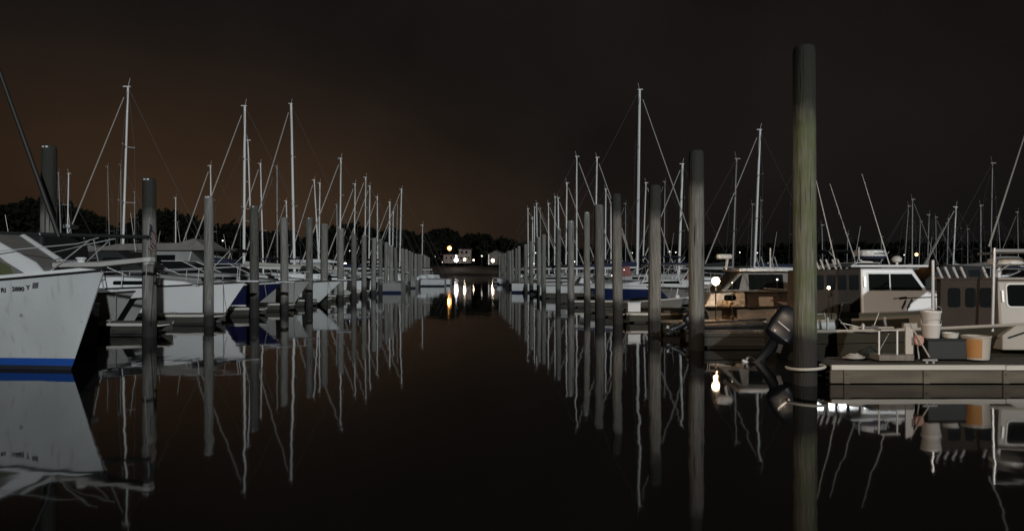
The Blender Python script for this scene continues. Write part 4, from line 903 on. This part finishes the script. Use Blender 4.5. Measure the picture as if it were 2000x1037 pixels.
MB().box((a[0] + .05, 0, ZP(500, dn)), (.46, .24, .15)).build('radar', WHP, t, bevel=.05)
bow_rail(h, t, .55, .34, 4, m=ALUD)
MB().tube([(q(1534, 0)[0], -.3, 1.75), (q(1534, 0)[0], -.3, ZP(482, dn))], .022, 6).build('short_antenna', WHP, t)
for p in (1515, 1525, 1545, 1553): MB().tube([(q(p, 0)[0], -.4, 1.76), (q(p, 0)[0] + .12, -.4, 2.15)], .018, 6).build('rod_holder', ALUD, t)

# the blue and white boat with a T-top
bx = XP(1150, 39); t = thing('blue_boat', 'blue and white open boat with a dark T-top frame behind the pilings', 'boat', (bx + 7.6, 39.2, 0), math.pi)
h = Hull(7.6, 2.5, .95, 1.05, rake=.6, knuckle=.62); build_hull(h, t, BLUE, BOTTOM, band=GELB, rail=GELB, deckmat=GELB, rail_r=.03)
cb = Cab([(2.2, .9), (2.4, 1.3), (4.7, 1.28), (6.2, 1.05)], .9, .7, .2); cb.build('cuddy', GEL, t, .05)
cb.panel('window', [(3.0, 1.08), (3.0, 1.22), (4.6, 1.20), (5.2, 1.08)], GLASS, t)
for s_ in (-1, 1):
    fr = MB()
    for xa, xb in ((3.1, 3.3), (3.1, 2.5), (5.0, 4.6), (4.4, 4.6)): fr.tube([(xa, s_ * .85, 1.1), (xb, s_ * .75, 2.02)], .022, 6)
    fr.tube([(2.4, s_ * .75, 2.03), (4.8, s_ * .75, 2.03)], .022, 6)
    fr.build('t_top_frame', ALU, t, smooth=True)
MB().box((3.5, 0, 2.1), (2.7, 1.9, .07)).build('t_top', CANVN, t, bevel=.02)
fd = MB(); fd.lathe([(.02, 0), (.1, .05), (.11, .3), (.1, .5), (.02, .58)], (4.9, -1.3, .55), 12, (.9, 0, .25)); fd.build('fender', GELB, t, smooth=True)
outboard(t, (-.2, 0, .9), R(10), .9)

# small white bow pointing at the camera
rz = R(-62); b_ = P(1343, 584, 28.6); t = thing('small_runabout', 'small white runabout with its sharp bow and anchor facing the camera', 'boat', (b_.x - 3.6 * math.cos(rz), b_.y - 3.6 * math.sin(rz), 0), rz)
h = Hull(3.6, 1.6, .45, .72, rake=.8, fine=1.7, r0=.7); build_hull(h, t, GEL2, BOTTOM, rail=GELB, rail_r=.035, deckmat=GEL)
Cab([(.5, .4), (.6, .62), (1.8, .70), (2.3, .5)], .45, .38).build('cockpit_cover', CANV, t, .05)
an = MB(); an.tube([(2.95, 0, .70), (3.05, 0, 1.05)], .022, 6); an.lathe([(.02, 0), (.09, .04), (.10, .12), (.03, .17)], (3.0, 0, .66), 10); an.tube([(2.7, 0, .68), (3.2, .12, .64)], .02, 6); an.build('anchor', GELB, t, smooth=True)

# low dinghy with tilted outboard in the dark water
t = thing('dark_dinghy', 'low dark dinghy with tilted outboard in the shade beside the thick piling', 'boat', (XP(1335, 20), 19.6, 0), R(4))
h = Hull(3.3, 1.4, .32, .5, rake=.4); build_hull(h, t, CANV, BOTTOM, rail=BLK, rail_r=.05, deckmat=CANV)
outboard(t, (-.12, -.2, .36), R(62), .55)
# extra boats filling the right basin
for a in [
 (1150, 47.5, 'grey boat with a small faded red cover behind the broad piling', dict(face=-1, top=GEL2, L=7.5, rail=False, glass=False, redc=True)),
 (1130, 55.0, 'boat with a navy canopy low behind the middle right-hand pilings', dict(face=-1, top=GEL2, L=7.5, bimini=CANVN, rail=False)),
 (1095, 63.0, 'white boat with navy cover beyond the navy canopied one', dict(face=-1, top=GEL, L=7.5, canvas=CANVN, rail=False)),
 (1068, 71.0, 'white decked launch with a pale canopy deep in the right basin', dict(face=-1, top=GEL2, L=7, bimini=CANVG, rail=True)),
 (1042, 86.0, 'dim grey boat near the far end of the right-hand row', dict(face=-1, top=GEL2, L=6.5, rail=False, bimini=CANV)),
 (1286, 33.6, 'pale boat with clutter on deck beyond the runabout', dict(face=-1, top=GEL2, L=7.5, rail=True, railh=.35, cabm=GEL2, cabh=.3, fs=.85, fb=1.0)),
 (1395, 28.6, 'cream boat with low windscreen behind the bright dock lamp', dict(face=-1, top=CREAM, L=8, rail=False, cabm=CREAM, fs=.9, fb=1.1)),
 (1420, 40.0, 'boat with a black canopy behind the hardtop cruiser', dict(face=-1, top=GEL2, L=8, bimini=CANV, rail=False)),
 (1640, 42.0, 'dark covered boat behind the pilothouse roof', dict(face=-1, top=GEL2, L=7.5, canvas=CANV, rail=False, glass=False, fs=.7, fb=.9, cabh=.3)),
 (1760, 30.0, 'low sport boat right of the pilothouse', dict(face=-1, top=GEL2, L=8.5, rail=False, fs=.85, fb=1.05, cabh=.3)),
]: cruiser(a[0], a[1], a[2], group='motor boats deep in the right basin', **a[3])

# ------------------------------------------------------------------ things on the near right finger dock
dk = .325; D = 11.95
def on(px, d): return (XP(px, d), d, dk)
t = thing('fish_tub', 'cream round tub with an orange patch on the near dock', 'tub', on(1906, 12.0))
MB().lathe([(.165, 0), (.185, .01), (.205, .34), (.215, .35), (.215, .375), (.195, .375), (.18, .05), (.02, .045)], (0, 0, 0), 30).build('body', CREAM, t, smooth=True)
mb = MB(); k = [R(200 + 4 * i) for i in range(17)]
mb.grid([[((r + .003) * math.cos(a), (r + .003) * math.sin(a), z) for a in k] for r, z in ((.188, .04), (.204, .33))]); mb.grid([[((r + .0005) * math.cos(a), (r + .0005) * math.sin(a), z) for a in k] for r, z in ((.188, .04), (.204, .33))], flip=True); mb.build('orange_patch', ORP, t, smooth=True)
t = thing('dark_crate', 'long dark fish crate holding buckets beside the cream tub', 'crate', on(1838, 12.15))
MB().box((0, 0, .15), (.64, .42, .30)).build('body', BLK, t, bevel=.02)
mb = MB(); mb.box((0, -.0, .312), (.68, .46, .03)); mb.build('rim', CANV, t, bevel=.01)
zc = dk + .33
for k_, (z, lab) in enumerate(((0, 'white bucket standing on the dark crate under another bucket'), (.20, 'white bucket stacked on top of the lower bucket'))):
    t = thing('bucket', lab, 'bucket', (XP(1818, 12.1), 12.1, zc + z), 0, 'stacked white buckets')
    MB().lathe([(.115, 0), (.12, .005), (.14 + .006 * k_, .19), (.15 + .006 * k_, .20), (.15 + .006 * k_, .225), (.135, .225), (.12, .03), (.02, .03)], n=26).build('body', WHP, t, smooth=True)
    MB().tube([(.147 * math.cos(a), .147 * math.sin(a) , .20 - .10 * math.sin(a / 1.0) if True else 0) for a in [math.pi + math.pi * i / 14 for i in range(15)]], .004, 5).build('handle', CHROME, t)
t = thing('shallow_pan', 'shallow white pan on the dark crate next to the buckets', 'pan', (XP(1856, 12.1), 12.1, zc))
MB().lathe([(.10, 0), (.105, .005), (.12, .07), (.13, .08), (.115, .08), (.10, .02), (.02, .02)], n=24).build('body', WHP, t, smooth=True)
t = thing('dock_stand', 'grey dock step with white upright panel and posts', 'dock step', on(1741, 11.95))
MB().box((0, 0, .05), (.54, .34, .09)).build('step_box', DECKW, t, bevel=.008)
for x in (-.25, .03): MB().tube([(x, -.12, .09), (x, -.12, .46)], .014, 8).build('post', ALU, t, smooth=True)
pn = MB(); pn.prism([(.155, .10), (.275, .10), (.275, .47), (.24, .50), (.17, .53), (.155, .53)], -.13, -.10); pn.build('panel', CREAM, t, bevel=.005)
MB().box((.255, -.133, .30), (.012, .008, .13)).build('panel_slot', BLK, t)
MB().box((-.06, .02, .47), (.30, .25, .025)).build('shelf', CREAM, t, bevel=.006)
mb = MB(); mb.tube([(-.25, -.12, .15), (.03, .1, .44)], .008, 5); mb.build('brace', ALUD, t)
t = thing('boat_hook', 'pale boat hook leaning beside the red float', 'boat hook', (XP(1815, 11.9), 11.9, dk)); MB().tube([(0, 0, .05), (-.24, .05, .50)], .013, 8).build('shaft', CREAM, t, smooth=True)
MB().tube([(-.24, .05, .50), (-.27, .05, .55), (-.25, .05, .58)], .010, 6).build('hook', ALUD, t)
t = thing('round_float', 'faded red round float beside the white panel', 'float', (XP(1797, 11.95), 11.98, dk + .30)); MB().lathe([(.02, -.02), (.078, -.015), (.085, 0), (.085, .16), (.07, .18), (.02, .18)], (0, 0, 0), 22, (-.25, 1, 0)).build('body', BUOYM, t, smooth=True)
MB().tube([(0, 0, -.29), (0, .05, -.06)], .012, 6).build('stem', ALUD, t)
t = thing('coiled_line', 'coil of pale line lying on the near dock end', 'rope coil', on(1668, 12.05))
mb = MB(); mb.tube([((.17 - .0022 * i + .01 * math.sin(i * 2.3)) * math.cos(i * .5), (.17 - .0022 * i) * math.sin(i * .5), .02 + .0012 * i) for i in range(52)], .013, 6); mb.build('rope', ROPE, t, smooth=True)
t = thing('cod_net', 'dark crumpled net heap beside the dock step', 'net', on(1700, 12.3)); mb = MB(); rn_ = random.Random(5)
rows = [[(.26 * r_ * math.cos(a) * (1 + .2 * math.sin(3 * a + 9 * r_)), .17 * r_ * math.sin(a), (.16 * (1 - r_ ** 1.6)) + rn_.uniform(0, .02) * (r_ < 1)) for a in [2 * math.pi * j / 22 for j in range(23)]] for r_ in (1, .85, .65, .45, .25, .05)]
for r_ in rows: r_[-1] = r_[0]
mb.grid(rows); mb.build('heap', mat('dark net', (.025, .03, .025), .95, var=.6, scale=40, bump=1.0), t, smooth=True)
t = thing('white_dock_box', 'white dock box on the dock between the two pilings', 'dock box', (XP(1239, 25.3), 25.5, .36)); MB().box((0, 0, .14), (.42, .35, .28)).build('body', GEL, t, bevel=.02); MB().box((0, 0, .30), (.45, .38, .04)).build('lid', GEL, t, bevel=.012)

# ------------------------------------------------------------------ far shore houses and lamps
t = thing('shore_house', 'pale two storey waterfront house beside the bright floodlight', 'house', P(893, 512, 385))
k = 385 / F
def hb(x0, x1, y0, y1, dd, name, m, dz=0): MB().box((((x0 + x1) / 2 - 893) * k, dd, (512 - (y0 + y1) / 2) * k), ((x1 - x0) * k, 6 if dd >= 3 else .12, (y1 - y0) * k)).build(name, m, t, bevel=.03)
hb(866, 920, 498, 514, 3, 'ground_storey', HOUSEW); hb(896, 920, 488, 498, 3.2, 'upper_storey', HOUSEW); hb(894, 922, 486.6, 488, 3.1, 'roof', ROOF); hb(864, 896, 496.6, 498, 3.1, 'porch_roof', ROOF)
for x in (870, 880, 899, 908, 914): hb(x, x + 3, 501.5, 506, -.08, 'window', GLASS)
for x in (900, 909): hb(x, x + 4, 490.5, 495, .16, 'window', GLASS)
hb(886.5, 889, 503, 513, -.08, 'door', TEAK)
t = thing('gabled_boathouse', 'small gabled boathouse with a lamp on its front', 'boathouse', P(970, 517, 380))
k = 380 / F
MB().box((0, 3, 10 * k), (32 * k, 6, 20 * k)).build('walls', HOUSEW, t)
mb = MB(); mb.prism([(-18 * k, 19.6 * k), (0, 28 * k), (18 * k, 19.6 * k), (18 * k, 20.6 * k), (0, 29 * k), (-18 * k, 20.6 * k)], -.6, 6.6); mb.build('roof', ROOF, t)
mb = MB(); mb.prism([(-16 * k, 20 * k), (0, 27.6 * k), (16 * k, 20 * k)], .1, .3); mb.build('gable', HOUSEW, t)
MB().box((5 * k, -.05, 6 * k), (9 * k, .1, 12 * k)).build('door', SIDEW, t); MB().box((-9 * k, -.05, 9 * k), (5 * k, .1, 5 * k)).build('window', GLASS, t)
for sx in (-15.5, 15.5): MB().box((sx * k, -.06, 10 * k), (.4, .1, 20 * k)).build('corner_board', GELB, t)

WHITE = emis('cool lamp glow', (1.0, .90, .93), 30); WARM = emis('warm lamp glow', (1.0, .45, .14), 5); ORNG = emis('sodium lamp glow', (1.0, .40, .075), 9); DIM = emis('small white lamp glow', (1.0, .95, .85), 1.5); WSH = emis('warm white lamp glow', (1.0, .74, .45), 22)
def lamp(px, py, d, rpx, m, lab, rgb=(1, .9, .8), watts=0, base_z=.3, group='small lamps on the docks', post=True, toward=-.35, name='dock_lamp'):
    c = P(px, py, d); t = thing(name, lab, 'lamp', (c.x, c.y, base_z), 0, group); r = rpx * d / F; H = c.z - base_z
    MB().lathe([(r * .25, -r), (r * .75, -r * .6), (r, 0), (r * .75, r * .6), (r * .25, r)], (0, 0, H), 14).build('lamp_globe', m, t, smooth=True)
    MB().tube([(0, 0, 0), (0, 0, H - r)], max(.012, min(.06, r * .15)), 8).build('post', BLK, t, smooth=True)
    MB().lathe([(r * .3, r * .9), (r * 1.15, r * .95), (r * .3, r * 1.35)], (0, 0, H), 14).build('hood', BLK, t, smooth=True)
    if watts:
        l = bpy.data.lights.new('lamp_light', 'POINT'); l.energy = watts; l.color = rgb; l.shadow_soft_size = r * .3
        o = bpy.data.objects.new('lamp_light', l); col.objects.link(o); o.parent = t; o.location = (0, toward * max(1, r * 4), H - (r + .10 if d < 100 else 0))
    return t
lamp(878, 485, 378, 4.2, ORNG, 'tall orange street lamp on the far shore', (1, .45, .12), 700, 4.5, 'lamps on the far shore', toward=-1.2, name='shore_lamp')
lamp(891, 508, 376, 3.8, WHITE, 'brightest white floodlight in front of the far house', (1, .93, .95), 600, 4.5, 'lamps on the far shore', toward=-1, name='shore_lamp')
lamp(891, 500, 376, 1.4, WHITE, 'small white lamp just above the brightest floodlight', (1, 1, 1), 0, 4.5, 'lamps on the far shore', name='shore_lamp')
lamp(907.5, 507, 376, 2.5, WSH, 'round white lamp at the right half of the far house', (1, .9, .75), 300, 4.5, 'lamps on the far shore', name='shore_lamp')
lamp(925, 508, 376, 1.3, WSH, 'small warm lamp right of the far house', (1, .85, .6), 0, 4.5, 'lamps on the far shore', name='shore_lamp')
lamp(941, 500, 376, 1.6, DIM, 'pale lamp standing between house and boathouse', (1, 1, .9), 0, 4.5, 'lamps on the far shore', name='shore_lamp')
lamp(962.5, 509, 372, 3.2, WSH, 'warm white lamp on the boathouse front', (1, .88, .7), 350, 4.0, 'lamps on the far shore', toward=-.8, name='shore_lamp')
lamp(1398, 549, 21.0, 8, WSH, 'bright warm dock lamp beside the cream hardtop cruiser', (1, .58, .28), 95, .34, None, toward=0)
lamp(1618.5, 562, 17.55, 3.0, WSH, 'warm dock lamp in front of the brown canvas', (1, .62, .3), 9, .34, None, toward=0)
lamp(1790, 497, 44.0, 3.2, WARM, 'orange lamp glowing above the rod holders', (1, .45, .12), 24, .36, None, toward=0)
for px, py, d, r, m, lab in [
 (435, 470, 60, 1.6, DIM, 'small white lamp between the pale grey and blackened pilings'), (378, 476, 58, 1.5, DIM, 'small flat lamp left of the pale grey piling'), (674, 515, 70, 1.8, WHITE, 'bluish white lamp under the navy canopy'),
 (683, 490, 88, 1.0, DIM, 'tiny white lamp seen between two middle left pilings'), (541, 489, 82, .9, DIM, 'tiny lamp at the foot of a dull grey mast'), (993, 492, 104, 1.3, DIM, 'white lamp at the far end of the right-hand row'),
 (1046, 494, 98, 1.2, DIM, 'lamp against the farthest bright masts'), (1122, 511, 70, 1.6, DIM, 'white lamp at the foot of the tall slim mast'), (1043, 515, 84, 1.2, DIM, 'low lamp among far right pilings'),
 (1177, 540, 52, 1.6, DIM, 'lamp low on the red covered boat'), (1195, 538, 50, 1.6, DIM, 'lamp right of the faded red cover'), (1219, 527, 46, 1.2, DIM, 'small lamp under the T-top'), (1267, 513, 60, 1.4, DIM, 'small lamp by the foot of the tallest mast'),
 (1206, 494, 95, 1.1, WARM, 'dim orange lamp behind the dark broad piling'), (1235, 494, 100, 1.0, DIM, 'tiny lamp left of the tallest mast'), (1307, 492, 80, 2.3, DIM, 'brightest small lamp between two right-hand masts'),
 (1320, 493, 84, 1.3, DIM, 'lamp just right of the brightest small lamp'), (1328, 494, 88, 1.0, WARM, 'faint warm lamp at the foot of the stay-crossed mast'), (1430, 552, 21.6, 1.5, DIM, 'small lamp inside the hardtop cruiser'),
 (1445, 493, 60, 1.3, DIM, 'lamp right of the white radar'), (1479, 494, 60, 1.3, DIM, 'lamp at the foot of the tall bright mast'), (1518, 546, 21.3, 2.1, DIM, 'round white lamp by the hardtop window'),
 (1766, 498, 46, 1.2, DIM, 'small lamp left of the orange lamp'), (1915, 467, 63, .9, DIM, 'tiny lamp halfway up a dim mast'), (1500, 514, 52, 1.0, DIM, 'dim lamp over the hardtop'), (864, 512, 372, .9, DIM, 'faint lamp on the shore left of the house'), (850, 501, 372, .6, DIM, 'faintest lamp at the wooded far shore')]:
    lamp(px, py, d, r, m, lab)

# the quay lamp itself, on its post behind the camera
t = thing('quay_lamp', 'tall quay lamp post standing behind the camera', 'street lamp', (-5, -6.4, 0)); MB().tube([(0, 0, 0), (0, 0, 6.4), (0, .15, 6.62), (0, .42, 6.66)], .07, 10, r2=.05).build('post', ALUD, t, smooth=True)
MB().box((0, .42, 6.62), (.3, .5, .10)).build('lamp_head', ALUD, t, bevel=.03)
MB().box((.24, .86, 6.48), (.9, .02, .27), (0, 0, R(-33))).build('visor', BLK, t)
